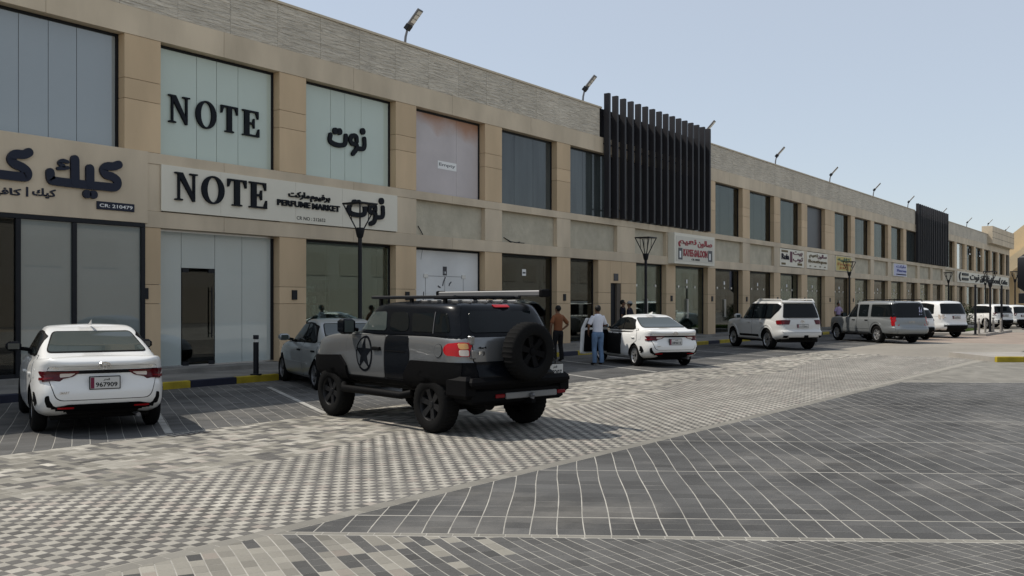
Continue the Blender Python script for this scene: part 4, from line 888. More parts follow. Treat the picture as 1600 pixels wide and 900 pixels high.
# ------------------------------------------------------------------ vehicles
def itp(pts, x):
    if x <= pts[0][0]: return pts[0][1]
    for (a, b), (c, d) in zip(pts, pts[1:]):
        if x <= c: t = (x - a) / (c - a); t = t * t * (3 - 2 * t) * .5 + t * .5; return b + (d - b) * t
    return pts[-1][1]
def outline(nr, nf, n=112):
    raw = []
    for i in range(2880):
        a = 2 * math.pi * i / 2880; c, s = math.cos(a), math.sin(a); e = 2 / (nf if c > 0 else nr)
        raw.append((math.copysign(abs(c) ** e, c) * 2.3, math.copysign(abs(s) ** e, s)))
    acc = [0]
    for p, q in zip(raw, raw[1:] + raw[:1]): acc.append(acc[-1] + math.hypot(p[0] - q[0], p[1] - q[1]))
    out = []; j = 0
    for k in range(n):
        tgt = acc[-1] * k / n
        while acc[j + 1] < tgt: j += 1
        out.append((raw[j][0] / 2.3, raw[j][1]))
    return out
def shell(rows, zf, xr, xf, nr, nf, crown, cap=True, n=112, rings=(.95, .85, .65, .4, .15)):
    """rows: (t, half width, rear x, front x); zf(t, x) height."""
    ol = outline(nr, nf, n); V = []; Fc = []
    for t, hw, a, b in rows:
        xc = (a + b) / 2
        for X, Y in ol: x = xc + X * (b - a) / 2; V.append((x, Y * hw, zf(t, x)))
    t, hw, a, b = rows[-1]; xc = (a + b) / 2
    for s in rings:
        for X, Y in ol:
            x = xc + X * (b - a) / 2 * (1 - (1 - s) * .22); V.append((x, Y * hw * s, zf(t, x) + crown * (1 - s * s)))
    t, hw, a, b = rows[0]; xc0 = (a + b) / 2; b0 = len(V)
    for s in (.8, .5):
        for X, Y in ol: x = xc0 + X * (b - a) / 2 * (1 - (1 - s) * .22); V.append((x, Y * hw * s, zf(t, x)))
    m = len(rows) + len(rings)
    for r in range(m - 1):
        for i in range(n): j = (i + 1) % n; Fc.append((r * n + i, r * n + j, (r + 1) * n + j, (r + 1) * n + i))
    for i in range(n): j = (i + 1) % n; Fc.append((j, i, b0 + i, b0 + j)); Fc.append((b0 + j, b0 + i, b0 + n + i, b0 + n + j))
    Fc.append([(m - 1) * n + i for i in range(n)]); Fc.append([b0 + n + i for i in range(n)][::-1])
    bm = bmesh.new(); vs = [bm.verts.new(v) for v in V]
    for f in Fc:
        try: bm.faces.new([vs[i] for i in f])
        except ValueError: pass
    bmesh.ops.recalc_face_normals(bm, faces=bm.faces); return bm
def rp(pts, r, n=4):     # rounded polygon
    out = []; m = len(pts)
    for i in range(m):
        p = Vector(pts[i]); a = Vector(pts[i - 1]) - p; b = Vector(pts[(i + 1) % m]) - p; q = min(r, a.length * .45, b.length * .45)
        a.normalize(); b.normalize(); s, e = p + a * q, p + b * q
        for k in range(n + 1): t = k / n; out.append(tuple((1 - t) ** 2 * s + 2 * t * (1 - t) * p + t * t * e))
    return out
def ell(cx, cy, rx, ry, n=24): return [(cx + rx * math.cos(2 * math.pi * i / n), cy + ry * math.sin(2 * math.pi * i / n)) for i in range(n)]
class Car:
    def __init__(s, name, label, cat, loc, heading, group=None, step=.07):
        s.root = empty(name, (loc[0], loc[1], 0), heading); tag(s.root, label, cat, group); s.step = step
    def body(s, lower, green, paint, roofpaint=None, wheels=None, wr=.33, well=.06, wellw=.34, W=1.7):
        lm = bpy.data.meshes.new('body'); lower.to_mesh(lm); gm = bpy.data.meshes.new('cabin'); green.to_mesh(gm)
        a = bmesh.new(); a.from_mesh(lm); a.from_mesh(gm); s.tree = BVHTree.FromBMesh(a); a.free()
        lm.materials.append(M[paint]); lm.materials.append(M['well']); gm.materials.append(M[roofpaint or paint])
        bo = link('body', lm, s.root)
        cut = MB()
        for x in wheels:
            for sg in (1, -1):
                y0, y1 = sg * (W / 2 + .3), sg * (W / 2 - wellw); r = wr + well; n = 28
                v = [(x + r * math.cos(2 * math.pi * i / n), yy, wr + r * math.sin(2 * math.pi * i / n)) for yy in (y0, y1) for i in range(n)]
                cut.add(v, [tuple(range(n)), tuple(range(n, 2 * n))[::-1]] + [(i, n + i, n + (i + 1) % n, (i + 1) % n) for i in range(n)], 'well')
        cm = cut.mesh('cutter'); fixn(cm); co = link('cutter', cm, s.root); md = bo.modifiers.new('b', 'BOOLEAN'); md.operation = 'DIFFERENCE'; md.solver = 'EXACT'; md.object = co
        try: md.material_mode = 'TRANSFER'
        except Exception: pass
        dg = bpy.context.evaluated_depsgraph_get(); nm = bpy.data.meshes.new_from_object(bo.evaluated_get(dg)); bo.modifiers.clear(); bo.data = nm; nm.name = 'body'
        bpy.data.objects.remove(co)
        if len(nm.materials) < 2: nm.materials.append(M['well'])
        yi = W / 2 - wellw; rw = wr + well
        for pl in nm.polygons:
            cs = [nm.vertices[i].co for i in pl.vertices]
            for x in wheels:
                ds = [math.hypot(q.x - x, q.z - wr) for q in cs]
                if max(ds) < rw + .004 and (min(ds) > rw - .006 or all(abs(abs(q.y) - yi) < .004 for q in cs)): pl.material_index = 1
            if all(abs(q.y) < yi + .01 for q in cs) and pl.center.z < wr * 1.2 and abs(pl.normal.z) > .5: pl.material_index = 1
        smooth(nm, 40); smooth(gm, 50); link('cabin', gm, s.root); s.bodyo = bo
    def hit(s, view, u, v):
        if view == 'L': o, d = Vector((u, 9, v)), Vector((0, -1, 0))
        elif view == 'R': o, d = Vector((u, -9, v)), Vector((0, 1, 0))
        elif view == 'B': o, d = Vector((-12, u, v)), Vector((1, 0, 0))
        elif view == 'F': o, d = Vector((12, u, v)), Vector((-1, 0, 0))
        else: o, d = Vector((u, v, 9)), Vector((0, 0, -1))
        h = s.tree.ray_cast(o, d); 
        if h[0] is None: return None, None, d
        n = h[1]
        if n.dot(d) > 0: n = -n
        return h[0], n, d
    def panel(s, name, pts, view, off, k, parent=None, thick=.02, step=None, lab=None, maxd=None):
        step = step or s.step; bm = bmesh.new(); vs = [bm.verts.new((p[0], p[1], 0)) for p in pts]
        try: f0 = bm.faces.new(vs)
        except ValueError: return None
        if len(pts) > 4: bmesh.ops.triangulate(bm, faces=[f0])
        for ax in (0, 1):
            lo, hi = min(p[ax] for p in pts), max(p[ax] for p in pts); q = math.ceil(lo / step) * step + step * .013
            while q < hi:
                nv = Vector((1, 0, 0)) if ax == 0 else Vector((0, 1, 0))
                bmesh.ops.bisect_plane(bm, geom=bm.verts[:] + bm.edges[:] + bm.faces[:], plane_co=nv * q, plane_no=nv, dist=1e-4); q += step
        bmesh.ops.triangulate(bm, faces=[f for f in bm.faces if len(f.verts) > 4])
        bad = []
        if maxd is None: maxd = 2.0 if any(q in name for q in ('window', 'glass', 'shield')) else .17
        for v in bm.verts:
            h, n, d = s.hit(view, v.co.x, v.co.y)
            if h is None: bad.append(v); continue
            v.co = h - d * off * .4 + n * off * .6
        good = [v for v in bm.verts if v not in set(bad)]
        if view in 'BF' and good:
            ref = min(v.co.x for v in good) if view == 'B' else max(v.co.x for v in good)
            bad += [v for v in good if abs(v.co.x - ref) > maxd]
        if view in 'LR' and good:
            ref = max(abs(v.co.y) for v in good); bad += [v for v in good if ref - abs(v.co.y) > (.45 if maxd > 1 else .28)]
        if bad: bmesh.ops.delete(bm, geom=bad, context='VERTS')
        if not bm.faces: bm.free(); return None
        d = {'L': Vector((0, -1, 0)), 'R': Vector((0, 1, 0)), 'B': Vector((1, 0, 0)), 'F': Vector((-1, 0, 0)), 'T': Vector((0, 0, -1))}[view]
        be = [e for e in bm.edges if len(e.link_faces) == 1]
        ex = bmesh.ops.extrude_edge_only(bm, edges=be)
        for g_ in ex['geom']:
            if isinstance(g_, bmesh.types.BMVert): g_.co += d * (off + .004)
        fs = [f for f in bm.faces]; bmesh.ops.recalc_face_normals(bm, faces=fs)
        me = bpy.data.meshes.new(name); bm.to_mesh(me); bm.free()
        # outward test
        c = sum((p.normal.dot(d) * p.area for p in me.polygons))
        if c > 0: me.flip_normals()
        me.materials.append(M[k]); smooth(me, 40); o = link(name, me, parent or s.root)
        if lab: o['label'] = lab
        return o
    def lr(s, name, pts, off, k, **kw):
        return [s.panel(name, pts, v, off, k, **kw) for v in 'LR']
    def wheel(s, x, y, r, wd, rim='alloy', spokes=5, rr=.64, sp=.16, hub='dalloy', back='well', twin=False, rugged=False):
        sg = 1 if y > 0 else -1; t = MB(); ri = r * rr
        t.lathe([(ri, -wd / 2 + .02), (ri + .02, -wd / 2 + .004), (r - .06, -wd / 2), (r - .018, -wd / 2 + .022), (r, -wd / 2 + .05), (r, wd / 2 - .05), (r - .018, wd / 2 - .022), (r - .06, wd / 2), (ri + .02, wd / 2 - .004), (ri, wd / 2 - .02)], 'rubber', 72 if rugged else 40, 'y', wob=(r - .03, .014) if rugged else None)
        me = t.mesh('wheel', 40); fixn(me); o = link('wheel', me, s.root); o.location = (x, y - sg * wd / 2, r); o['wheel'] = 1
        del o['wheel']
        p = MB(); yo = sg * (wd / 2 - .025)
        p.lathe([(ri + .004, -sg * (wd / 2 - .03)), (ri - .012, 0), (ri - .014, yo - sg * .03), (ri + .004, yo)], rim, 40, 'y'); p.lathe([(0, yo - sg * .09), (ri - .014, yo - sg * .10)], back, 32, 'y')
        for i in range(spokes):
            for off in ((-.13, .13) if twin else (0,)):
                a = 2 * math.pi * (i + .25) / spokes; a2 = a + off
                ca, sa = math.cos(a), math.sin(a); cb_, sb_ = math.cos(a2), math.sin(a2); w0, w1 = ri * sp * .7, ri * sp
                if twin: w0 *= .6; w1 *= .6
                q0 = Vector((ca * ri * .12, 0, sa * ri * .12)); q1 = Vector((cb_ * (ri - .01), 0, sb_ * (ri - .01))); n = Vector((-sa, 0, ca)); yh = yo - sg * .035; yr = yo - sg * .012
                v = []
                for q, w_, yy in ((q0, w0, yh), (q1, w1, yr)):
                    for e, dy in ((-1, 0), (1, 0), (1, -sg * .04), (-1, -sg * .04)): v.append(q + n * w_ * e * (1.0 if dy == 0 else 1.15) + Vector((0, yy + dy, 0)))
                p.add(v, [(0, 1, 5, 4), (1, 2, 6, 5), (3, 0, 4, 7), (2, 3, 7, 6)], rim)
        p.lathe([(0, yo - sg * .012), (ri * .2, yo - sg * .02), (ri * .24, yo - sg * .06)], hub, 20, 'y')
        rm = p.mesh('rim', 35); fixn(rm); link('rim', rm, o); return o
    def box_at(s, name, view, u, v, su, sv, d, k, parent=None, c=.008, sink=.01, lift=0.0):
        h, n, dd = s.hit(view, u, v)
        if h is None: return None
        p = MB(); h = h - dd * lift
        if view in 'LR': sg = 1 if view == 'L' else -1; p.bbox(h.x - su / 2, h.x + su / 2, min(h.y - sg * sink, h.y + sg * d), max(h.y - sg * sink, h.y + sg * d), h.z - sv / 2, h.z + sv / 2, k, c)
        elif view in 'BF': sg = -1 if view == 'B' else 1; p.bbox(min(h.x - sg * sink, h.x + sg * d), max(h.x - sg * sink, h.x + sg * d), h.y - su / 2, h.y + su / 2, h.z - sv / 2, h.z + sv / 2, k, c)
        else: p.bbox(h.x - su / 2, h.x + su / 2, h.y - sv / 2, h.y + sv / 2, h.z - sink, h.z + d, k, c)
        return p.build(name, parent or s.root)
    def plate(s, y, z, txt, w_=.42, h_=.15, frame='black', arabic=True):
        hx = min(x.x for x in [s.hit('B', y + dy, z + dz)[0] for dy in (-w_ / 2, 0, w_ / 2) for dz in (-h_ / 2, h_ / 2)] if x is not None); x = hx - .012
        p = MB(); p.bbox(x - .014, x + .03, y - w_ / 2 - .012, y + w_ / 2 + .012, z - h_ / 2 - .012, z + h_ / 2 + .012, frame, .004); fo = p.build('plate_holder', s.root)
        p = MB(); p.box(x - .018, x - .0142, y - w_ / 2, y + w_ / 2, z - h_ / 2, z + h_ / 2, 'plate'); po = p.build('number_plate', fo)
        p = MB(); p.box(x - .0195, x - .0182, y + w_ / 2 - .05, y + w_ / 2 - .004, z - h_ / 2 + .004, z + h_ / 2 - .004, 'maroon'); p.build('plate_band', fo)
        def put(t, yc, zc, ww, hh, bold):
            me = text_mesh(t, hh, 'letter', bold, .002, ww); me.transform(Matrix(((0, 0, -1, x - .0183), (-1, 0, 0, yc), (0, 1, 0, zc), (0, 0, 0, 1)))); link('plate_text', me, fo)
        put(txt, y - .02, z - h_ * .16, w_ * .74, h_ * .40, .02)
        if arabic: put(AR['qatar'], y - .02, z + h_ * .28, w_ * .22, h_ * .24, .02)
    def text_back(s, t, y, z, ww, hh, k, name='badge', lift=.004):
        h = s.hit('B', y, z)[0]
        if h is None: return
        me = text_mesh(t, hh, k, .02, .004, ww); me.transform(Matrix(((0, 0, -1, h.x - lift), (-1, 0, 0, y), (0, 1, 0, z), (0, 0, 0, 1)))); return link(name, me, s.root)
    def mirror(s, x, z, W, k, w_=.2, h_=.16):
        for sg in (1, -1):
            p = MB(); p.bbox(x - .06, x + .10, sg * (W / 2 + .10) - w_ / 2 * 1.0, sg * (W / 2 + .10) + w_ / 2, z - h_ / 2, z + h_ / 2, k, .045); mo = p.build('mirror', s.root, 50)
            p = MB(); p.tube([(x + .05, sg * (W / 2 - .12), z - .06), (x + .04, sg * (W / 2 + .06), z - .03)], .03, 'plastic', 8); p.build('mirror_arm', mo)
            p = MB(); p.box(x - .064, x - .0605, sg * (W / 2 + .10) - w_ / 2 + .03, sg * (W / 2 + .10) + w_ / 2 - .03, z - h_ / 2 + .03, z + h_ / 2 - .03, 'cglass2'); p.build('mirror_glass', mo)
    def under(s, x0, x1, W, z0, z1):
        p = MB(); p.bbox(x0, x1, -W / 2, W / 2, z0, z1, 'well', .02); p.build('underbody', s.root)
def ring_emblem(car, y, z, ry, rz, k='chrome'):
    h = car.hit('B', y, z)[0]
    if h is None: return
    p = MB()
    for cy, cz, a, b in ((0, 0, 1, 1), (0, 0, .33, .95), (0, .42, .68, .42)):
        pts = [(h.x - .012, y + ry * (cy + a * math.cos(t)), z + rz * (cz + b * math.sin(t))) for t in [2 * math.pi * i / 20 for i in range(21)]]
        p.tube(pts, .007, k, 6, False)
    p.build('emblem', car.root)
# ---- sedans
def sedan(name, label, loc, hd, paint, L=4.425, W=1.74, H=1.475, wb=2.62, ro=.95, r=.315, kind='new', openl=False, plate='967909', step=.06, group=None):
    c = Car(name, label, 'car', loc, hd, group, step); xf = wb + (L - wb - ro); hw = W / 2; new = kind == 'new'
    dk = 1.06 if new else .98
    top = [(-ro, dk - .05), (-ro + .12, dk), (-.35, dk - .02), (.4, .96), (1.6, .94), (2.15, .96), (2.7, .90), (3.15, .80), (xf - .05, .68), (xf, .62)]
    bot = [(-ro, .36), (-ro + .35, .27), (0, .20), (wb, .19), (xf, .24)]
    zf = lambda t, x: itp(bot, x) + t * (itp(top, x) - itp(bot, x))
    if new: rows = [(0, .16, .20, .14), (.06, .07, .06, .07), (.12, .035, .015, .04), (.22, .012, .0, .012), (.38, .004, .0, .0), (.50, .0, .03, .0), (.56, .002, .055, .0), (.70, .004, .075, .02), (.80, .012, .07, .04), (.87, .022, .03, .06), (.93, .036, .004, .08), (.97, .05, .004, .10), (.99, .065, .012, .12), (1, .085, .03, .14)]
    else: rows = [(0, .16, .18, .14), (.06, .07, .06, .07), (.14, .03, .02, .03), (.30, .008, .0, .0), (.46, .0, .0, .0), (.53, .0, .05, .0), (.70, .006, .07, .02), (.84, .02, .06, .05), (.92, .045, .06, .08), (.97, .075, .075, .1), (1, .11, .10, .14)]
    low = shell([(t, hw - a, -ro + b, xf - d) for t, a, b, d in rows], zf, -ro, xf, 6.4 if new else 4.8, 3.6, .03)
    roof = [(.0, H - .075), (.5, H - .03), (1.05, H - .01), (1.7, H - .045), (2.3, H - .12)]
    gz = lambda t, x: (dk - .07) * (1 - t) + t * itp(roof, x)
    g = [(0, hw - .085, -.62, 2.45), (.12, hw - .09, -.47, 2.32), (.3, hw - .115, -.24, 2.13), (.5, hw - .155, .02, 1.92), (.7, hw - .20, .27, 1.72), (.85, hw - .235, .46, 1.57), (.94, hw - .27, .60, 1.48), (.985, hw - .31, .70, 1.40), (1, hw - .36, .78, 1.32)] if new else \
        [(0, hw - .09, -.58, 2.42), (.12, hw - .10, -.42, 2.3), (.3, hw - .125, -.20, 2.1), (.5, hw - .16, .02, 1.88), (.7, hw - .20, .22, 1.66), (.85, hw - .235, .37, 1.5), (.94, hw - .265, .48, 1.4), (.985, hw - .30, .57, 1.32), (1, hw - .35, .66, 1.25)]
    gr = shell(g, gz, 0, 0, 8.5 if new else 7, 4.6, .02, rings=(.93, .8, .55, .3, .12))
    c.body(low, gr, paint, None, (0, wb), r, .045, .30, W)
    # glazing
    zb = dk - .03
    sg1 = [(2.02, zb + .01), (1.35, H - .135), (.92, H - .105), (.90, zb + .025)]; sg2 = [(.83, zb + .028), (.85, H - .105), (.62, H - .115), (.40, H - .175), (.10, zb + .075), (.13, zb + .045)]
    trim = [(2.12, zb - .01), (1.38, H - .105), (.9, H - .075), (.60, H - .09), (.36, H - .155), (.03, zb + .06), (.08, zb + .015)]
    fs = min(.035, step); c.lr('window_trim', rp(trim, .05), .008, 'plastic', step=fs); c.lr('front_window', rp(sg1, .03), .015, 'cglass', step=fs); c.lr('rear_window', rp(sg2, .03), .015, 'cglass', step=fs)
    rw = [(-.65, zb + .085), (.65, zb + .085), (.52, H - .10), (-.52, H - .10)] if new else [(-.60, zb + .06), (.60, zb + .06), (.48, H - .11), (-.48, H - .11)]
    c.panel('rear_glass_trim', rp([(p[0] * 1.03, p[1] + (.012 if p[1] > 1.2 else -.012)) for p in rw], .06), 'B', .009, 'plastic', step=.022); c.panel('rear_window', rp(rw, .05), 'B', .016, 'cglass2', step=.022)
    c.panel('windshield', rp([(-.64, zb + .03), (.64, zb + .03), (.50, H - .10), (-.50, H - .10)], .06), 'F', .006, 'cglass', step=.06)
    # doors
    d1 = [(2.10, .27), (2.12, zb - .02), (.87, zb + .012), (.80, .27)]; d2 = [(.78, .27), (.85, zb + .012), (-.14, zb + .04), (-.20, .74), (.14, .62), (.34, .44), (.40, .27)]
    for v in 'LR':
        if not (openl and v == 'L'):
            c.panel('door_gap', rp([(2.112, .262), (2.135, zb - .012), (.855, zb + .02), (.786, .262)], .05), v, .0025, 'seam'); do = c.panel('door', rp(d1, .05), v, .006, paint); c.box_at('handle', v, 1.05, .80, .19, .035, .035, paint if new else 'plastic', do)
        c.panel('door_gap', rp([(.788, .262), (.862, zb + .02), (-.155, zb + .048), (-.21, .735), (.13, .612), (.33, .432), (.39, .262)], .05), v, .0025, 'seam'); do = c.panel('door', rp(d2, .05), v, .006, paint); c.box_at('handle', v, .03, .82 if new else .80, .19, .035, .035, paint if new else 'plastic', do)
    if openl:
        c.panel('door_opening', rp([(2.05, .30), (2.02, zb + .0), (1.42, H - .12), (.93, H - .09), (.86, .72), (.92, .30)], .08), 'L', .014, 'well')
        hx, hy = 2.06, hw - .03
        T = Matrix.Translation((hx, hy, 0)) @ Matrix.Rotation(R(-62), 4, 'Z') @ Matrix.Translation((-hx, -hy, 0)); prof = rp([(2.06, .30), (2.06, zb), (1.95, zb + .03), (1.36, H - .14), (.95, H - .11), (.90, zb), (.84, .30)], .06)
        p = MB(); n = len(prof); yv = lambda z, o: hy + o - max(0, z - zb) * .42
        v = [(a, yv(b, .02), b) for a, b in prof] + [(a, yv(b, -.07), b) for a, b in prof]
        p.add(v, [tuple(range(n))] + [(i, n + i, n + (i + 1) % n, (i + 1) % n) for i in range(n)], paint); p.add(v[n:], [tuple(range(n))[::-1]], paint)
        me = p.mesh('door'); fixn(me); me.transform(T); do = link('door', me, c.root); do['label'] = 'driver door swung wide open'
        lin = rp([(2.0, .36), (2.0, zb - .02), (.95, zb - .02), (.91, .36)], .06); p = MB(); n = len(lin); v = [(a, hy - .072, b) for a, b in lin] + [(a, hy - .12, b) for a, b in lin]
        p.add(v, [tuple(range(n)), tuple(range(n, 2 * n))[::-1]] + [(i, n + i, n + (i + 1) % n, (i + 1) % n) for i in range(n)], 'plastic'); me = p.mesh('door_lining'); fixn(me); me.transform(T); link('door_lining', me, do)
        gl = rp([(1.88, zb + .03), (1.36, H - .18), (1.0, H - .15), (.95, zb + .03)], .03); p = MB(); v = [(a, yv(b, .026), b) for a, b in gl] + [(a, yv(b, -.076), b) for a, b in gl]; n = len(gl)
        p.add(v, [tuple(range(n)), tuple(range(n, 2 * n))[::-1]] + [(i, n + i, n + (i + 1) % n, (i + 1) % n) for i in range(n)], 'cglass'); me = p.mesh('door_window'); fixn(me); me.transform(T); link('door_window', me, do)
    # rear
    if new:
        e = .02
        up_ = lambda pts: [(p[0], p[1] + e) for p in pts]
        c.panel('boot_gap', rp(up_([(-.60, .47), (.60, .47), (.70, .80), (.70, .93), (-.70, .93), (-.70, .80)]), .09), 'B', .003, 'seam', step=.05); c.panel('boot_lid', rp(up_([(-.59, .48), (.59, .48), (.69, .80), (.69, .93), (-.69, .93), (-.69, .80)]), .09), 'B', .008, paint, step=.05)
        c.panel('light_bar', rp(up_([(-.80, .825), (.80, .825), (.80, .872), (-.80, .872)]), .01), 'B', .014, 'pblack', step=.05)
        for sg in (1, -1):
            c.panel('tail_light', rp(up_([(sg * .835, .71), (sg * .835, .862), (sg * .30, .862), (sg * .38, .79), (sg * .60, .745)]), .03), 'B', .020, 'dredlamp', step=.03, maxd=.22)
            c.panel('reversing_lens', rp(up_([(sg * .55, .78), (sg * .55, .835), (sg * .36, .835), (sg * .42, .79)]), .015), 'B', .025, 'clearlamp', step=.03)
            c.panel('red_lens', rp(up_([(sg * .80, .735), (sg * .80, .775), (sg * .62, .785), (sg * .62, .775)]), .01), 'B', .025, 'dredlamp2', step=.03, maxd=.22)
            c.panel('side_vent', rp([(sg * .848, .38), (sg * .848, .58), (sg * .832, .60), (sg * .808, .46), (sg * .822, .39)], .02), 'B', .010, 'plastic', step=.02, maxd=.22)
            c.panel('tail_light', rp(up_([(-.90, .72), (-.90, .868), (-.62, .862), (-.68, .80)]), .03), 'L' if sg > 0 else 'R', .016, 'dredlamp', step=.03)
            c.panel('side_vent', rp([(-.87, .40), (-.855, .57), (-.815, .54), (-.80, .40)], .02), 'L' if sg > 0 else 'R', .010, 'plastic', step=.03)
            c.panel('red_reflector', rp([(sg * .58, .385), (sg * .58, .41), (sg * .38, .41), (sg * .38, .385)], .01), 'B', .022, 'redlamp', step=.04)
        c.panel('diffuser', rp([(-.74, .33), (.74, .33), (.66, .40), (.45, .44), (-.45, .44), (-.66, .40)], .04), 'B', .012, 'plastic', step=.05)
        c.plate(0, .72, plate, .37, .155, frame='pblack'); ring_emblem(c, 0, .955, .075, .045); c.text_back('YARIS', .60, .935, .17, .028, 'chrome', lift=.012); c.text_back('1.5', -.58, .935, .12, .028, 'chrome', lift=.012)
        c.text_back('SMART', .50, .60, .12, .03, 'chrome', lift=.012)
        p = MB(); p.add([(.55, -.012, H + .005), (.55, .012, H + .005), (.78, .012, H + .012), (.78, -.012, H + .012), (.52, 0, H + .085)], [(0, 1, 4), (1, 2, 4), (2, 3, 4), (3, 0, 4)], paint); me = p.mesh('roof_antenna'); fixn(me); link('roof_antenna', me, c.root)
        p = MB(); p.tube([(-.2, -.45, .25), (-ro + .10, -.45, .25)], .03, 'greymetal', 10); p.build('exhaust', c.root)
        c.lr('fuel_flap', rp([(-.42, .78), (-.42, .90), (-.28, .90), (-.28, .78)], .02), .004, paint)
    else:
        for sg in (1, -1):
            c.panel('tail_light', rp([(sg * .80, .62), (sg * .80, .86), (sg * .52, .86), (sg * .56, .64)], .05), 'B', .014, 'redlamp', step=.04)
            c.panel('tail_light', rp([(-.95, .63), (-.93, .86), (-.72, .86), (-.80, .66)], .04), 'L' if sg > 0 else 'R', .012, 'redlamp', step=.04)
        c.plate(0, .68, plate); c.lr('rub_strip', rp([(2.05, .50), (2.05, .54), (.42, .54), (.42, .50)], .01), .016, paint); ring_emblem(c, 0, .86, .07, .045)
    for sg in (1, -1):
        c.panel('headlight', rp([(sg * .86, .60), (sg * .86, .74), (sg * .45, .66), (sg * .48, .58)], .03), 'F', .012, 'clearlamp', step=.05)
    c.panel('grille', rp([(-.5, .30), (.5, .30), (.42, .52), (-.42, .52)], .05), 'F', .01, 'plastic', step=.08)
    for x in (0, wb):
        for sg in (1, -1): c.wheel(x, sg * (hw - .02), r, .20, 'alloy' if new else 'greymetal', 10 if new else 7, .68, .10 if new else .16, twin=False)
    c.mirror(1.86, zb + .10, W, 'pblack' if new and not openl else paint, .22, .15); c.under(-ro + .5, xf - .3, W - .45, .19, .36)
    return c
# ---- four wheel drives
def suv(name, label, loc, hd, paint, L, W, H, wb, ro, r, belt, hood, opt):
    c = Car(name, label, 'car', loc, hd, opt.get('group'), opt.get('step', .08)); xf = wb + (L - wb - ro); hw = W / 2
    gc = opt.get('gc', .30); top = [(-ro, belt - .02), (0, belt), (wb - .45, belt - .01), (wb - .1, hood + .03), (xf - .35, hood - .03), (xf - .1, hood - .12), (xf, hood - .22)]
    bot = [(-ro, gc + opt.get('rb', .12)), (-.45, gc + .04), (.5, gc), (wb, gc), (xf, gc + .05)]
    zf = lambda t, x: itp(bot, x) + t * (itp(top, x) - itp(bot, x)); bu = opt.get('bump', .09)
    rows = [(0, .15, .14, .14), (.05, .07, .05, .06), (.10, .035, .015, .02), (.22, .012, .0, .0), (.36, .004, .005, .0), (.42, .002, bu * .6, .0), (.48, .0, bu, .0), (.62, .0, bu + .005, .02), (.78, .006, bu + .015, .04), (.88, .022, bu + .025, .05), (.95, .04, bu + .035, .07), (.985, .06, bu + .05, .09), (1, .09, bu + .08, .12)]
    low = shell([(t, hw - a, -ro + b, xf - d) for t, a, b, d in rows], zf, 0, 0, opt.get('nr', 7), opt.get('nf', 5), .04)
    xa = -ro + bu + .03; rk = opt.get('rake', .22); wsx = wb - opt.get('ws', .50); tl = opt.get('tumble', .12)
    roof = [(-ro, H - .075), (-ro + .5, H - .035), (wb * .45, H - .02), (wsx - .5, H - .05), (wsx, H - .13)]
    gz = lambda t, x: (belt - .08) * (1 - t) + t * itp(roof, x); wr_ = opt.get('wrake', .62)
    g = [(t, hw - .045 - tl * q, xa + rk * q2, wsx + .12 - wr_ * q3) for t, q, q2, q3 in ((0, 0, 0, 0), (.15, .10, .10, .10), (.4, .38, .32, .36), (.65, .72, .58, .64), (.82, 1.0, .78, .84), (.91, 1.25, .92, .97), (.965, 1.7, 1.08, 1.08), (.99, 2.3, 1.3, 1.2), (1, 2.9, 1.6, 1.32))]
    gr = shell(g, gz, 0, 0, opt.get('gnr', 7), opt.get('gnf', 6), .025, rings=(.93, .8, .55, .3, .12)); c.body(low, gr, paint, opt.get('roofpaint'), (0, wb), r, opt.get('well', .06), .34, W)
    for x in (0, wb):
        for sg in (1, -1): c.wheel(x, sg * (hw - opt.get('inset', .03)), r, opt.get('tw', .26), opt.get('rim', 'alloy'), opt.get('spokes', 6), opt.get('rr', .64), opt.get('sp', .16), twin=opt.get('twin', False), rugged=opt.get('rugged', False), hub=opt.get('hub', 'dalloy'))
    c.under(-ro + .35, xf - .3, W - .4, gc - .06, gc + .12); c.xf, c.hw, c.belt, c.H = xf, hw, belt, H
    c.panel('windshield', rp([(-hw + .17, belt + .06), (hw - .17, belt + .06), (hw - .27, H - .15), (-hw + .27, H - .15)], .06), 'F', .006, 'cglass', step=.1)
    c.panel('grille', rp([(-.45, hood - .32), (.45, hood - .32), (.45, hood - .16), (-.45, hood - .16)], .04), 'F', .012, 'plastic', step=.1)
    for sg in (1, -1): c.panel('headlight', rp([(sg * (hw - .05), hood - .30), (sg * (hw - .05), hood - .16), (sg * .52, hood - .17), (sg * .52, hood - .31)], .03), 'F', .014, 'clearlamp', step=.08)
    return c
def arch(c, x, r, w_, k, off=.02, a0=-.25, a1=3.39, name='wheel_arch', zc=None):
    z = zc or r; pts = [(x + (r + .035) * math.cos(a), z + (r + .035) * math.sin(a)) for a in np.linspace(a0, a1, 22)] + [(x + (r + w_) * math.cos(a), z + (r + w_) * math.sin(a)) for a in np.linspace(a1, a0, 22)]
    return c.lr(name, pts, off, k, step=.06)
# headings and wheel positions read from the photo (rear-left tyre contact)
def place(rl, hd, W):       # rear axle centre from the rear-left tyre contact
    return rl[0] + math.sin(hd) * (W / 2 - .02), rl[1] - math.cos(hd) * (W / 2 - .02)
h1 = R(66.5); sedan('parked_sedan', 'white sedan seen from behind with black-edged tail lights, nearest the left edge', place((6.80, 13.30), h1, 1.74), h1, 'pwhite', plate='967909', step=.045)
h2 = R(53); sedan('parked_sedan', 'white sedan with its driver door open and a man standing at it', place((24.05, 13.14), h2, 1.74), h2, 'pwhite', openl=True, plate='284615', step=.07)
h3 = R(64); sedan('parked_sedan', 'light silver sedan parked by the pavement, half hidden behind the starred four wheel drive', place((13.5, 14.9), h3, 1.70), h3, 'psilver2', L=4.53, W=1.705, H=1.47, wb=2.6, ro=1.0, kind='old', plate='51342')
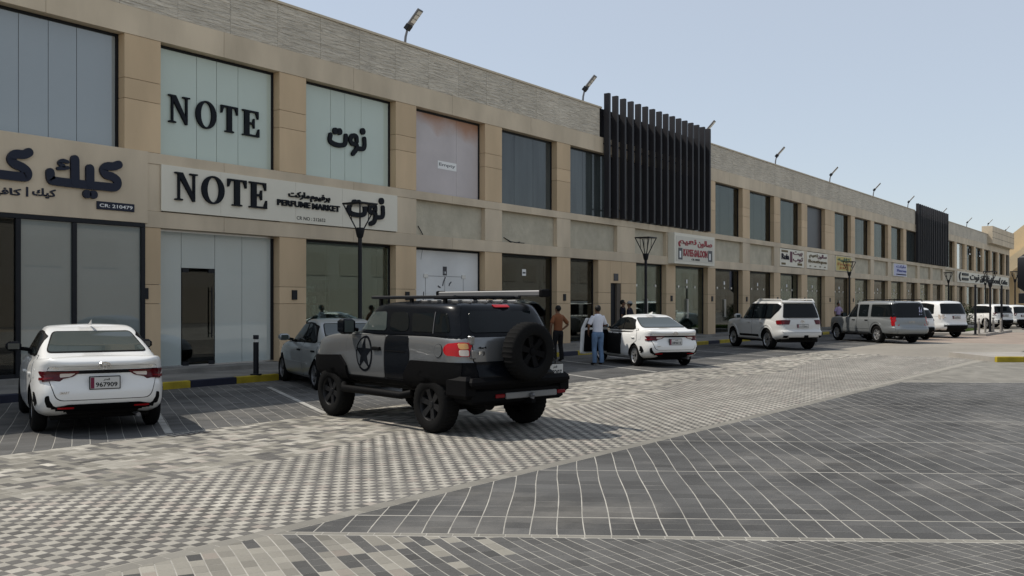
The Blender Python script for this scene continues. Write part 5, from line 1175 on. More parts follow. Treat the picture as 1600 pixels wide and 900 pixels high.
# hero: black and silver short four wheel drive with spare wheel
hf = R(77); W = 1.9
c = suv('four_wheel_drive', 'black and silver four wheel drive with a star on its door and roof rack', place((9.95, 8.63), hf, W), hf, 'psilver', 4.24, W, 1.84, 2.69, .80, .40, 1.36, 1.29,
        dict(gc=.60, rb=-.04, bump=.06, nr=7.5, nf=6, gnr=6.5, gnf=6, rake=.30, ws=.62, wrake=.42, tumble=.10, roofpaint='pblack', tw=.28, rim='dalloy', spokes=6, rr=.56, sp=.2, rugged=True, step=.045, inset=-.01, well=.13, hub='dalloy'))
b, H, hw, xf = c.belt, c.H, c.hw, c.xf
def flare(x, outer, a0, a1): c.lr('fender_flare', outer + [(x + .495 * math.cos(a), .42 + .495 * math.sin(a)) for a in np.linspace(a0, a1, 20)], .05, 'plastic', step=.06)
flare(0, [(.60, .58), (.57, .80), (.38, 1.0), (-.62, 1.0), (-.66, .60)], 2.80, .30); flare(2.69, [(3.34, .64), (3.30, .96), (2.33, 1.0), (2.14, .84), (2.10, .60)], 2.80, .30)
c.lr('sill_cladding', rp([(.40, .58), (.40, .70), (2.30, .70), (2.30, .58)], .02), .03, 'plastic')
c.panel('rear_bumper', rp([(-.90, .50), (.90, .50), (.90, 1.0), (-.90, 1.0)], .04), 'B', .04, 'plastic', step=.05, maxd=.3); c.panel('front_bumper', rp([(-.9, .6), (.9, .6), (.9, .9), (-.9, .9)], .04), 'F', .06, 'plastic', step=.1)
hx = c.hit('B', 0, .75)[0].x; p = MB(); p.bbox(hx - .10, hx + .22, -.90, .90, .66, .80, 'plastic', .05); p.build('bumper_step', c.root)
for sg in (1, -1): p = MB(); p.bbox(hx - .03, hx + .40, sg * .865 - .085, sg * .865 + .085, .52, .82, 'plastic', .05); p.build('bumper_corner', c.root)
p = MB(); p.bbox(hx - .02, hx + .35, -.84, .84, .44, .655, 'plastic', .04); p.build('bumper_apron', c.root)
for v in 'LR':
    c.panel('door_gap', rp([(2.165, .695), (2.175, b - .03), (1.10, b - .03), (1.10, .695)], .05), v, .003, 'seam'); d = c.panel('door', rp([(2.155, .705), (2.165, b - .04), (1.11, b - .04), (1.11, .705)], .05), v, .008, 'psilver')
    c.box_at('handle', v, 1.29, 1.13, .20, .055, .045, 'plastic', d)
    c.panel('star_ring', ell(1.64, 1.04, .225, .27, 36), v, .0112, 'pblack', d, step=.06); c.panel('star_field', ell(1.64, 1.04, .188, .233, 36), v, .0145, 'psilver', d, step=.06)
    c.panel('star', [(1.64 + .235 * (1 if i % 2 == 0 else .385) * math.sin(i * math.pi / 5), 1.04 + .272 * (1 if i % 2 == 0 else .385) * math.cos(i * math.pi / 5)) for i in range(10)], v, .0180, 'pblack', d, step=.07)
    c.panel('rear_door', rp([(1.09, .70), (1.09, b - .03), (.53, b - .03), (.46, 1.08), (.53, .70)], .04), v, .009, 'pblack', lab='black rear half door')
    c.panel('door_crease', rp([(1.08, 1.10), (1.08, 1.112), (.55, 1.112), (.55, 1.10)], .004), v, .017, 'plastic')
    nmc = 'fuel_cap' if v == 'L' else 'body_cap'; c.panel(nmc, ell(-.20, 1.15, .085, .095), v, .006, 'seam', step=.1); c.panel(nmc, ell(-.20, 1.15, .078, .088), v, .010, 'psilver', step=.1)
    c.panel('window_band', rp([(2.20, b - .01), (1.95, H - .10), (1.5, H - .06), (-.36, H - .06), (-.55, b - .01)], .06), v, .006, 'pblack', step=.04)
    c.panel('front_window', rp([(2.06, b + .04), (1.88, H - .18), (1.20, H - .16), (1.13, b + .04)], .07), v, .013, 'cglass2'); c.panel('rear_door_window', rp([(1.04, b + .04), (1.08, H - .17), (.64, H - .17), (.55, b + .04)], .11), v, .013, 'cglass')
    c.panel('side_window', rp([(.47, b + .04), (.54, H - .18), (.02, H - .18), (-.02, b + .04)], .03), v, .013, 'cglass'); c.panel('quarter_window', rp([(-.06, b + .04), (-.02, H - .18), (-.26, H - .19), (-.38, b + .04)], .06), v, .013, 'cglass')
    c.panel('pillar_seam', rp([(-.037, b + .02), (0, H - .16), (.010, H - .16), (-.027, b + .02)], .004), v, .015, 'greymetal')
    c.panel('tail_light', rp([(-.66, 1.08), (-.67, 1.26), (-.58, 1.27), (-.37, 1.25), (-.31, 1.17), (-.37, 1.09)], .08), v, .026, 'redlamp', step=.03)
    sgn = 1 if v == 'L' else -1
    c.panel('tail_light', rp([(sgn * .89, 1.08), (sgn * .89, 1.265), (sgn * .76, 1.265), (sgn * .76, 1.08)], .03), 'B', .03, 'redlamp', step=.03); c.panel('reversing_lens', rp([(sgn * .85, 1.09), (sgn * .85, 1.17), (sgn * .77, 1.17), (sgn * .77, 1.09)], .02), 'B', .037, 'clearlamp', step=.03); c.panel('amber_lens', rp([(sgn * .85, 1.18), (sgn * .85, 1.255), (sgn * .77, 1.255), (sgn * .77, 1.18)], .02), 'B', .037, 'amber', step=.03)
for sg in (1, -1):
    p = MB(); p.tube([(.44, sg * (hw - .02), .52), (.56, sg * (hw + .07), .49), (2.12, sg * (hw + .07), .49), (2.26, sg * (hw - .02), .53)], .055, 'plastic', 12); p.build('running_board', c.root, 50)
c.panel('tailgate_gap', rp([(-.74, 1.0), (.72, 1.0), (.72, b - .02), (-.74, b - .02)], .03), 'B', .004, 'seam'); c.panel('tailgate', rp([(-.73, 1.01), (.71, 1.01), (.71, b - .025), (-.73, b - .025)], .03), 'B', .011, 'psilver'); c.panel('tailgate_panel', rp([(-.72, .80), (.70, .80), (.70, 1.004), (-.72, 1.004)], .02), 'B', .052, 'pblack')
c.panel('rear_window', rp([(-.70, b + .04), (.70, b + .04), (.61, H - .15), (-.61, H - .15)], .07), 'B', .012, 'cglass', step=.04)
c.panel('third_brake_light', rp([(-.14, H - .10), (.14, H - .10), (.14, H - .065), (-.14, H - .065)], .01), 'B', .016, 'redlamp', step=.04)
for z in (b - .07, 1.10): p = MB(); hx = c.hit('B', .72, z)[0].x; p.bbox(hx - .05, hx + .02, .70, .76, z - .05, z + .07, 'psilver', .012); p.build('hinge', c.root)
hx = c.hit('B', -.05, 1.14)[0].x; p = MB(); p.lathe([(.0, 0), (.14, 0), (.14, .12), (0, .12)], 'plastic', 16, 'x', (hx - .10, -.05, 1.14)); p.build('spare_bracket', c.root)
sw = c.wheel(0, .5, .405, .27, 'plastic', 6, .56, .2, rugged=True, hub='plastic'); sw.name = 'spare_wheel'; sw.rotation_euler = (0, 0, R(90)); sw.location = (hx - .235, -.05, 1.14)
c.plate(-.66, .84, '188207', .36, .18, frame='pblack')
c.text_back('FJ', .60, 1.12, .10, .06, 'chrome', lift=.015); c.text_back('4x4', .58, 1.20, .14, .03, 'plastic', lift=.015)
hx = c.hit('B', -.2, .75)[0].x; p = MB(); p.bbox(hx - .04, hx + .03, -.70, .25, .49, .575, 'stepgrey', .01); p.build('step_plate', c.root)
for y0 in (.35, -.80): p = MB(); p.bbox(hx - .035, hx + .03, y0 - .08, y0 + .08, .51, .565, 'dredlamp2', .01); p.build('reflector', c.root)
p = MB(); p.bbox(hx - .10, hx + .2, -.24, -.16, .41, .48, 'plastic', .01); p.lathe([(0, .47), (.03, .47), (.03, .51), (.045, .535), (.03, .56), (0, .57)], 'greymetal', 14, 'z', (hx - .07, -.20, -.01)); p.build('tow_hitch', c.root)
p = MB(); p.tube([(-.55, .30, .42), (.5, .30, .40)], .10, 'well', 12); p.build('exhaust_box', c.root); p = MB(); p.tube([(0, -.8, .36), (0, .8, .36)], .07, 'well', 10); p.lathe([(0, -.13), (.14, -.1), (.17, 0), (.14, .1), (0, .13)], 'well', 14, 'x', (0, .1, .36)); p.build('rear_axle', c.root)
c.mirror(1.98, b + .09, W, 'pblack', .22, .24)
rk = MB(); z0 = H + .025; slats = 9
for sg in (1, -1): rk.bbox(-.15, 1.95, sg * .60 - .03, sg * .60 + .03, z0, z0 + .05, 'black', .01)
ro_ = rk.build('roof_rack', c.root)
for i in range(slats): p = MB(); x = -.08 + i * .245; p.bbox(x, x + .09, -.57, .57, z0 + .015, z0 + .045, 'black', .006); p.build('rack_slat', ro_)
for i in range(3):
    for sg in (1, -1): p = MB(); x = .05 + i * .82; p.box(x, x + .06, sg * .60 - .02, sg * .60 + .02, H - .08, z0 + .001, 'plastic'); p.build('rack_foot', ro_)
for q in range(4): p = MB(); y = -.42 + q * .28; p.bbox(-.30, .9, y, y + .03, H - .03, H + .008, 'alloy', .005); p.build('roof_rib', c.root)
p = MB(); T = Matrix.Translation((-.55, -.70, z0 + .085)); p.bbox(0, 2.45, -.07, .07, -.045, .04, 'rackgrey', .015, T); aw = p.build('awning_case', c.root); aw['label'] = 'silver awning tube along the rack'
p = MB(); p.bbox(-.06, -.001, -.08, .08, -.06, .055, 'plastic', .015, T); p.build('end_cap', aw); p = MB(); p.bbox(2.451, 2.50, -.08, .08, -.06, .055, 'plastic', .015, T); p.build('end_cap', aw)
p = MB(); p.tube([(xf - .9, -.75, 1.28), (xf - .92, -.78, 2.0)], .008, 'black', 6); p.build('antenna', c.root)
# large white four wheel drive
hl = R(49.5); W = 1.98
def common_suv(c, paint, wins, trim, doors, gcut, rear, tl, platez, lamp='dredlamp', hnd=1.0, handle=None):
    c.lr('window_trim', rp(trim, .07), .008, 'plastic')
    for w_ in wins: c.lr('side_window', rp(w_, .05), .016, 'cglass')
    for d in doors:
        cx = sum(p[0] for p in d) / len(d); cz = sum(p[1] for p in d) / len(d)
        for v in 'LR':
            c.panel('door_gap', rp([(cx + (p[0] - cx) * 1.018, cz + (p[1] - cz) * 1.02) for p in d], .05), v, .003, 'seam'); o = c.panel('door', rp(d, .05), v, .008, paint); c.box_at('handle', v, min(p[0] for p in d) + .24 if hnd else cx, c.belt - .14, .22, .04, .035, handle or paint, o)
    c.panel('rear_window', rp(rear, .06), 'B', .014, 'cglass', step=.05)
c = suv('four_wheel_drive', 'large white four wheel drive with dark red tail lights parked right of the open-doored sedan', place((35.8, 13.7), hl, W), hl, 'pwhite2', 4.98, W, 1.93, 2.85, 1.13, .40, 1.19, 1.16,
        dict(gc=.36, rb=.10, bump=.10, tw=.27, rim='alloy', spokes=10, rr=.66, sp=.09, twin=False, hub='dalloy', rake=.30, ws=.58, wrake=.70, tumble=.12))
b, H, hw = c.belt, c.H, c.hw
common_suv(c, 'pwhite2', [[(2.26, b + .03), (1.72, H - .20), (1.22, H - .17), (1.20, b + .03)], [(1.12, b + .03), (1.13, H - .17), (.18, H - .17), (.22, b + .03)], [(.12, b + .05), (.10, H - .17), (-.55, H - .18), (-.70, H - .26), (-.66, H - .40), (-.30, b + .06)]],
           [(2.40, b - .005), (1.75, H - .16), (1.2, H - .13), (-.56, H - .14), (-.74, H - .24), (-.70, H - .42), (-.3, b + .015)], [[(2.22, .50), (2.24, b - .04), (1.17, b - .04), (1.17, .50)], [(1.12, .50), (1.12, b - .04), (.16, b - .03), (.14, .95), (.46, .72), (.48, .50)]], 0,
           [(-.76, b + .05), (.76, b + .05), (.64, H - .15), (-.64, H - .15)], None, .95)
c.panel('tailgate_gap', rp([(-.84, .68), (.84, .68), (.82, b + .02), (-.82, b + .02)], .05), 'B', .003, 'seam'); c.panel('tailgate', rp([(-.83, .69), (.83, .69), (.81, b + .01), (-.81, b + .01)], .05), 'B', .009, 'pwhite2')
for sg in (1, -1):
    c.panel('tail_light', rp([(sg * .93, .99), (sg * .93, 1.16), (sg * .50, 1.16), (sg * .56, .99)], .03), 'B', .022, 'dredlamp'); c.panel('tail_light', rp([(-1.02, .99), (-1.0, 1.17), (-.66, 1.14), (-.70, 1.0)], .03), 'L' if sg > 0 else 'R', .02, 'dredlamp2')
    c.panel('bumper_vent', rp([(sg * .92, .50), (sg * .92, .57), (sg * .62, .57), (sg * .68, .50)], .02), 'B', .014, 'plastic')
c.panel('rear_skirt', rp([(-.80, .44), (.80, .44), (.80, .50), (-.80, .50)], .02), 'B', .012, 'plastic'); c.plate(0, .93, '7 71095', .46, .12); ring_emblem(c, 0, 1.09, .08, .055)
hx = c.hit('B', -.1, .55)[0].x; p = MB(); p.bbox(hx - .03, hx + .05, -.18, -.02, .49, .58, 'plastic', .01); p.build('tow_cover', c.root)
for x in (0, 2.85): arch(c, x, .455, .075, 'pwhite2', .022, -.1, 3.24)
for sg in (1, -1):
    p = MB(); p.bbox(.55, 2.25, sg * (hw - .04) - .09, sg * (hw - .04) + .09, .40, .46, 'alloy', .015); p.build('running_board', c.root); p = MB(); p.tube([(-.7, sg * .66, H - .05), (-.6, sg * .68, H + .02), (1.1, sg * .68, H + .035), (1.3, sg * .67, H - .03)], .022, 'pwhite2', 8); p.build('roof_rail', c.root)
c.panel('roof_spoiler', rp([(-.68, H - .125), (.68, H - .125), (.64, H - .075), (-.64, H - .075)], .02), 'B', .10, 'pwhite2', step=.1); c.lr('lower_trim', rp([(.60, .50), (.60, .58), (2.2, .58), (2.2, .50)], .02), .014, 'plastic'); c.mirror(2.15, b + .09, W, 'pwhite2', .24, .19)
# long grey-silver estate
hs = R(48.5); W = 2.01
c = suv('four_wheel_drive', 'long grey-silver four wheel drive with tall red tail lights and chrome wheels', place((44.6, 11.9), hs, W), hs, 'psub', 5.64, W, 1.92, 3.30, 1.32, .40, 1.17, 1.16,
        dict(gc=.38, rb=.06, bump=.10, tw=.27, rim='alloy', spokes=6, rr=.62, sp=.2, rake=.26, ws=.72, wrake=.70, tumble=.11, hub='alloy'))
b, H, hw = c.belt, c.H, c.hw
common_suv(c, 'psub', [[(2.52, b + .03), (2.02, H - .19), (1.62, H - .17), (1.58, b + .03)], [(1.44, b + .03), (1.46, H - .17), (.72, H - .17), (.70, b + .03)], [(.46, b + .03), (.48, H - .17), (-.98, H - .17), (-1.04, b + .03)]],
           [(2.60, b + .0), (2.06, H - .16), (1.66, H - .15), (1.56, b + .0)], [[(2.55, .50), (2.56, b - .03), (1.55, b - .03), (1.55, .50)], [(1.50, .50), (1.50, b - .03), (.62, b - .03), (.60, .90), (.52, .70), (.52, .50)]], 0, [(-.80, b + .02), (.80, b + .02), (.70, H - .13), (-.70, H - .13)], None, .9, handle='plastic')
c.panel('tailgate_gap', rp([(-.80, .72), (.80, .72), (.86, b), (-.86, b)], .04), 'B', .003, 'seam'); c.panel('tailgate', rp([(-.79, .73), (.79, .73), (.85, b - .01), (-.85, b - .01)], .04), 'B', .010, 'psub')
c.panel('rear_pillar_glass', rp([(-.90, b + .0), (.90, b + .0), (.78, H - .10), (-.78, H - .10)], .05), 'B', .005, 'pblack', step=.08)
for sg in (1, -1):
    for q, (za, zb_) in enumerate(((.80, .95), (.955, 1.08), (1.085, 1.20))): c.panel('tail_light', rp([(sg * .95, za), (sg * .95, zb_), (sg * .86, zb_), (sg * .84, za)], .02), 'B', .022, 'redlamp' if q != 1 else 'redlamp')
    c.panel('tail_light', rp([(-1.22, .80), (-1.22, 1.20), (-1.04, 1.20), (-1.04, .80)], .03), 'L' if sg > 0 else 'R', .018, 'redlamp')
c.panel('rear_bumper', rp([(-.94, .46), (.94, .46), (.94, .71), (-.94, .71)], .05), 'B', .045, 'psub'); c.lr('bumper_side', rp([(-1.30, .47), (-1.30, .72), (-.50, .72), (-.46, .5)], .03), .03, 'psub')
c.text_back('LTZ', 0, .98, .28, .06, 'chrome', lift=.013); c.plate(0, .60, '', .4, .13, arabic=False) if False else None
c.lr('rub_strip', rp([(2.5, .64), (2.5, .68), (.58, .68), (.58, .64)], .01), .018, 'psub')
for x in (0, 3.30): arch(c, x, .46, .06, 'psub', .016, -.1, 3.24)
for sg in (1, -1):
    p = MB(); p.bbox(.55, 2.75, sg * (hw - .03) - .08, sg * (hw - .03) + .08, .36, .42, 'plastic', .015); p.build('running_board', c.root); p = MB(); p.tube([(-.95, sg * .70, H - .04), (-.9, sg * .70, H + .05), (1.4, sg * .70, H + .06), (1.5, sg * .70, H - .02)], .018, 'plastic', 8); p.build('roof_rail', c.root)
for x in (-.4, 1.1): p = MB(); p.tube([(x, -.70, H + .06), (x, .70, H + .06)], .016, 'plastic', 8); p.build('roof_bar', c.root)
c.panel('window_sticker', rp([(-.58, b + .14), (-.40, b + .10), (-.46, H - .30), (-.60, H - .22)], .02), 'B', .014, 'slilac', step=.1); c.mirror(2.42, b + .09, W, 'plastic', .24, .2)
# small white crossover between them, white four wheel drive behind
def simple_suv(label, loc, hd, paint, L, W, H, wb, ro, r, belt, hood, lamps, plate=None, extra=None, roofpaint=None, gc=.32, bumper='plastic'):
    c = suv('four_wheel_drive', label, place(loc, hd, W), hd, paint, L, W, H, wb, ro, r, belt, hood, dict(gc=gc, rb=.06, bump=.07, nr=5, nf=4, gnr=5, rake=.34, ws=.50, wrake=.72, tumble=.14, tw=.23, rr=.66, sp=.12, spokes=8, step=.12, roofpaint=roofpaint))
    b, hw = belt, W / 2
    common_suv(c, paint, [[(wb - .62, b + .03), (wb - 1.1, H - .18), (1.2, H - .16), (1.18, b + .03)], [(1.10, b + .03), (1.11, H - .16), (.25, H - .17), (.20, b + .04)], [(.14, b + .05), (.16, H - .18), (-.35, H - .24), (-.42, b + .10)]], [(wb - .5, b), (wb - 1.08, H - .14), (1.2, H - .12), (.2, H - .13), (-.38, H - .2), (-.47, b + .05)],
               [[(wb - .62, .48), (wb - .6, b - .03), (1.16, b - .03), (1.16, .48)], [(1.10, .48), (1.10, b - .03), (.22, b - .03), (.2, .85), (.46, .6), (.48, .48)]], 0, [(-hw + .22, b + .05), (hw - .22, b + .05), (hw - .33, H - .15), (-hw + .33, H - .15)], None, .9)
    for sg in (1, -1): c.panel('tail_light', rp([(sg * (hw - .07), lamps[1]), (sg * (hw - .07), lamps[2]), (sg * (hw - lamps[3]), lamps[2]), (sg * (hw - lamps[3]), lamps[1])], .03), 'B', .018, lamps[0]); c.panel('tail_light', rp([(-ro + .02, lamps[1]), (-ro + .05, lamps[2]), (-ro + .28, lamps[2]), (-ro + .24, lamps[1])], .03), 'L' if sg > 0 else 'R', .018, lamps[0])
    c.panel('rear_bumper', rp([(-hw + .07, gc + .10), (hw - .07, gc + .10), (hw - .07, gc + .32), (-hw + .07, gc + .32)], .04), 'B', .02, bumper)
    if plate: c.plate(0, plate[1], plate[0], .45, .14)
    c.panel('tailgate_gap', rp([(-hw + .16, gc + .34), (hw - .16, gc + .34), (hw - .2, b + .01), (-hw + .2, b + .01)], .05), 'B', .003, 'seam'); c.panel('tailgate', rp([(-hw + .17, gc + .35), (hw - .17, gc + .35), (hw - .21, b), (-hw + .21, b)], .05), 'B', .009, paint)
    c.mirror(wb - .7, b + .09, W, paint, .2, .16); return c
hd = R(52)
simple_suv('small white crossover with a black lower bumper between two larger parked vehicles', (49.0, 12.1), hd, 'pwhite', 4.5, 1.84, 1.62, 2.66, .95, .36, 1.02, 1.03, ('dredlamp', .92, 1.04, .28), ('314960', .82))
simple_suv('tall white four wheel drive with clear tail lights, last before the traffic island', (53.0, 11.6), hd, 'pwhite', 5.17, 1.99, 1.94, 3.07, 1.15, .39, 1.20, 1.18, ('clearlamp', 1.0, 1.22, .2), ('56903', 1.08), gc=.36)
c = simple_suv('white four wheel drive beyond the traffic island behind the poles', (73.6, 12.2), R(47), 'pwhite', 4.6, 1.86, 1.75, 2.7, .95, .37, 1.08, 1.1, ('dredlamp', .95, 1.15, .2), ('20881', .95)); simple_suv('white compact four wheel drive beyond the island, right of the poles', (76.6, 11.4), R(52), 'pwhite', 4.35, 1.8, 1.70, 2.67, .88, .35, 1.05, 1.08, ('dredlamp', .92, 1.12, .16), ('77012', .9))
sedan('parked_sedan', 'pale silver sedan cut off by the right edge of the photo beyond the island', place((79.8, 11.0), R(52), 1.7), R(50), 'psilver2', L=4.53, W=1.705, H=1.5, wb=2.6, ro=1.0, kind='old', plate='30021', step=.15)
# ------------------------------------------------------------------ people
def skinmesh(name, verts, edges, k, parent=None, root=0, sub=2):
    me = bpy.data.meshes.new(name); me.from_pydata([v[:3] for v in verts], edges, []); o = link(name, me, parent)
    md = o.modifiers.new('s', 'SKIN'); md.use_smooth_shade = True; md.branch_smoothing = .4
    sk = me.skin_vertices[0].data
    for i, v in enumerate(verts):
        rr = v[3] if isinstance(v[3], tuple) else (v[3], v[3]); sk[i].radius = rr; sk[i].use_root = (i == root)
    s2 = o.modifiers.new('u', 'SUBSURF'); s2.levels = sub; s2.render_levels = sub
    dg = bpy.context.evaluated_depsgraph_get(); nm = bpy.data.meshes.new_from_object(o.evaluated_get(dg)); o.modifiers.clear(); o.data = nm; nm.name = name
    nm.materials.clear(); nm.materials.append(M[k]); nm.polygons.foreach_set('use_smooth', [True] * len(nm.polygons)); return o
def blob(name, tubes, m_, parent, vox=.013):
    mb = MB()
    for tb in tubes:
        n = 18; pts = [Vector(p[0]) for p in tb]; vs = []
        for i, p in enumerate(pts):
            d = (pts[min(i + 1, len(pts) - 1)] - pts[max(i - 1, 0)]).normalized(); a = d.cross(Vector((1, 0, 0))).normalized(); b_ = a.cross(d).normalized()
            vs += [p + tb[i][1][0] * a * math.cos(2 * math.pi * q / n) + tb[i][1][1] * b_ * math.sin(2 * math.pi * q / n) for q in range(n)]
        fs = [(i * n + q, i * n + (q + 1) % n, (i + 1) * n + (q + 1) % n, (i + 1) * n + q) for i in range(len(pts) - 1) for q in range(n)] + [tuple(range(n))[::-1], tuple((len(pts) - 1) * n + q for q in range(n))]
        mb.add(vs, fs, m_)
    me = mb.mesh(name); fixn(me); o = link(name, me, parent)
    md = o.modifiers.new('r', 'REMESH'); md.mode = 'VOXEL'; md.voxel_size = vox; sm_ = o.modifiers.new('s', 'SMOOTH'); sm_.iterations = 4; sm_.factor = .5
    dg = bpy.context.evaluated_depsgraph_get(); nm = bpy.data.meshes.new_from_object(o.evaluated_get(dg)); o.modifiers.clear(); o.data = nm; nm.name = name
    nm.materials.clear(); nm.materials.append(M[m_]); nm.polygons.foreach_set('use_smooth', [True] * len(nm.polygons)); return o
def person(loc, z, face, label, shirt, trouser, hgt=1.73, larm=None, rarm=None, feet=((.06, .11), (-.02, -.11)), cap=None, lean=0.0, shoes='trouser', hairlen=0):
    """local frame: x forward, y left. arms: (elbow, wrist) points as fractions of height already in metres."""
    t = empty('person', (loc[0], loc[1], z), face); tag(t, label, 'person'); k = hgt / 1.73
    P = lambda x, y, zz: (x * k + lean * max(0, zz - .9), y * k, zz * k)
    larm = larm or ((-.03, .29, 1.13), (.05, .30, .88)); rarm = rarm or ((-.03, -.29, 1.13), (.05, -.30, .88))
    V = []; E = []
    def v(x, y, zz, r): V.append((*P(x, y, zz), tuple(q * k for q in r) if isinstance(r, tuple) else r * k)); return len(V) - 1
    pel = v(0, 0, .95, (.10, .08)); wst = v(0, 0, 1.08, (.10, .08)); ch = v(.01, 0, 1.28, (.11, .085)); nk0 = v(0, 0, 1.43, (.085, .07)); nk = v(.012, 0, 1.50, .052); hd = v(.03, 0, 1.575, (.066, .072)); h2 = v(.028, 0, 1.65, (.074, .084)); tp = v(.01, 0, 1.69, (.045, .05))
    nose = v(.115, 0, 1.595, .012)
    E += [(pel, wst), (wst, ch), (ch, nk0), (nk0, nk), (nk, hd), (hd, h2), (h2, tp), (hd, nose)]
    for sg in (1, -1):
        e_ = v(.02, sg * .082, 1.60, (.012, .02)); E.append((hd, e_))
    arms = []
    for sg, (el, wr) in ((1, larm), (-1, rarm)):
        s0 = v(0, sg * .165, 1.40, .050); e0 = v(*el, .043); w0 = v(*wr, .027); d = (Vector(wr) - Vector(el)).normalized(); pa = Vector(wr) + d * .06; h0 = v(*pa, (.034, .02))
        E += [(nk0, s0), (s0, e0), (e0, w0), (w0, h0)]; arms.append((s0, e0, w0))
        side = d.cross(Vector((0, sg, .2))).normalized()
        for q, (o_, ln) in enumerate(((-.027, .07), (-.009, .085), (.009, .08), (.027, .06))):
            a = pa + d * .035 + side * o_; m_ = a + d * ln * .5 + Vector((0, -sg * .012, 0)); b_ = a + d * ln + Vector((0, -sg * .03, -.0)); i0 = v(*a, .0095); i1 = v(*m_, .0088); i2 = v(*b_, .007); E += [(h0, i0), (i0, i1), (i1, i2)]
        a = Vector(wr) + d * .03 + side * -.035; i0 = v(*a, .011); i1 = v(*(a + d * .04 + side * -.02), .009); E += [(w0, i0), (i0, i1)]
    legs = []
    for sg, (fx, fy) in ((1, feet[0]), (-1, feet[1])):
        hp = v(0, sg * .095, .88, .074); kn = v(fx * .6 + .02, fy * .95, .50, .058); an = v(fx - .03, fy, .09, .037); ft = v(fx + .03, fy, .04, (.036, .032)); to = v(fx + .14, fy + sg * .02, .03, (.035, .024))
        E += [(pel, hp), (hp, kn), (kn, an), (an, ft), (ft, to)]; legs.append((hp, kn, an, ft, to))
    skinmesh('body', V, E, 'skin', t, pel)
    Q = lambda i: Vector(V[i][:3]); up_ = lambda zz, a, b, x=0: (P(x, 0, zz), (a * k, b * k))
    tors = [up_(.90, .162, .118), up_(.98, .160, .118), up_(1.08, .152, .114), up_(1.20, .166, .120), up_(1.32, .184, .124), up_(1.40, .178, .112), up_(1.435, .150, .098), up_(1.465, .098, .084), up_(1.485, .070, .066)]
    tb = [tors]
    for s0, e0, w0 in arms: tb.append([(Q(s0) * .6 + Q(nk0) * .4 - Vector((0, 0, .045)), (.060 * k,) * 2), (Q(s0) - Vector((0, 0, .012)), (.066 * k,) * 2), (Q(s0).lerp(Q(e0), .5), (.066 * k,) * 2), (Q(s0).lerp(Q(e0), .86), (.064 * k,) * 2)])
    blob('shirt', tb, shirt, t)
    tb = [[up_(.80, .13, .10), up_(.86, .165, .12), up_(.93, .168, .122), up_(1.0, .155, .112)]]
    for hp, kn, an, ft, to in legs: tb.append([(Q(hp) + Vector((0, 0, .04)), (.094 * k,) * 2), (Q(hp) - Vector((0, 0, .06)), (.095 * k,) * 2), (Q(kn), (.074 * k,) * 2), (Q(an) + Vector((0, 0, .12)), (.066 * k,) * 2), (Q(an) - Vector((0, 0, .03)), (.068 * k,) * 2)])
    blob('trousers', tb, trouser, t)
    for hp, kn, an, ft, to in legs: skinmesh('shoe', [(*V[q][:3], tuple(e + .010 for e in (V[q][3] if isinstance(V[q][3], tuple) else (V[q][3],) * 2))) for q in (an, ft, to)], [(0, 1), (1, 2)], shoes, t, 1)
    def skull(name, m_, rx, ry, rz, cz, keep):
        bm = bmesh.new(); bmesh.ops.create_uvsphere(bm, u_segments=24, v_segments=16, radius=1)
        for q in bm.verts: q.co = Vector((q.co.x * rx - .006, q.co.y * ry, q.co.z * rz + cz))
        bmesh.ops.delete(bm, geom=[f for f in bm.faces if not keep(f.calc_center_median())], context='FACES')
        for q in bm.verts: q.co *= k
        me = bpy.data.meshes.new(name); bm.to_mesh(me); bm.free(); me.materials.append(M[m_]); me.polygons.foreach_set('use_smooth', [True] * len(me.polygons)); me.transform(Matrix.Translation((V[hd][0] - .03 * k, 0, 0))); return link(name, me, t)
    skull('hair', 'hair', .102, .088, .100, 1.645, lambda q: q.z > 1.70 or (q.x < .035 and q.z > 1.625) or (q.x < -.02 and q.z > 1.555))
    if cap:
        skull('cap', cap, .112, .098, .105, 1.66, lambda q: q.z > 1.665); p = MB(); p.bbox(.07 * k, .19 * k, -.07 * k, .07 * k, 1.66 * k, 1.672 * k, cap, .005); p.build('cap_brim', t)
    # face details
    for sg in (1, -1):
        p = MB(); p.lathe([(0, -.011), (.008, -.008), (.011, 0), (.008, .008), (0, .011)], 'hair', 8, 'z', (.1 * k, sg * .03 * k, 1.615 * k)); p.build('eye', t, 60)
    p = MB(); p.bbox(.085 * k, .104 * k, -.022 * k, .022 * k, 1.545 * k, 1.556 * k, 'redlamp' if False else 'rust', .004); p.build('mouth', t)
    return t
gx, gy = gnd(934, 570); person((gx, gy), 0, R(60), 'man in white shirt and blue jeans standing at the open car door', 'wshirt', 'jeans', 1.74, rarm=((.06, -.30, 1.15), (.30, -.36, 1.13)), larm=((.02, .29, 1.14), (.16, .22, .95)), feet=((.03, .10), (-.03, -.10)))
u = (872 - 800) / F_PX; tt = 29.4; person((tt * (CT + u * ST), tt * (ST - u * CT)), 0, R(75), 'man in rust brown shirt with hand on hip, back turned, by the parked vehicles', 'rust', 'trouser', 1.73, rarm=((-.08, -.36, 1.14), (.02, -.19, .98)), larm=((-.03, .30, 1.15), (.05, .27, .92)))
def at_col(px_, y): u = (px_ - 800) / F_PX; t_ = y / (ST - u * CT); return t_ * (CT + u * ST), y
person(at_col(973, 18.6), .15, R(-60), 'man in dark clothes bareheaded beside the service door, left of the capped man', 'navy', 'trouser', 1.78); person(at_col(984, 18.2), .15, R(100), 'man in dark shirt wearing a grey cap behind the open-doored sedan', 'navy', 'trouser', 1.72, cap='cap')
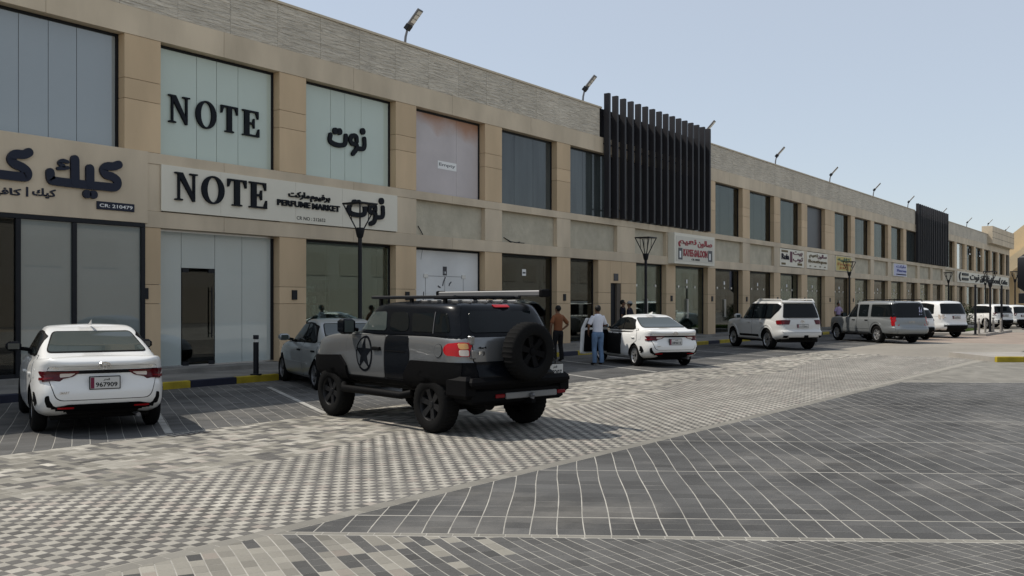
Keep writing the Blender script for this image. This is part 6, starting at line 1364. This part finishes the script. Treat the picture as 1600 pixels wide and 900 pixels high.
person(at_col(1310, 18.4), .15, R(-120), 'man in lavender shirt on the pavement behind the long grey-silver vehicle', 'lav', 'trouser', 1.70, larm=((.05, .28, 1.12), (.22, .12, 1.08)))
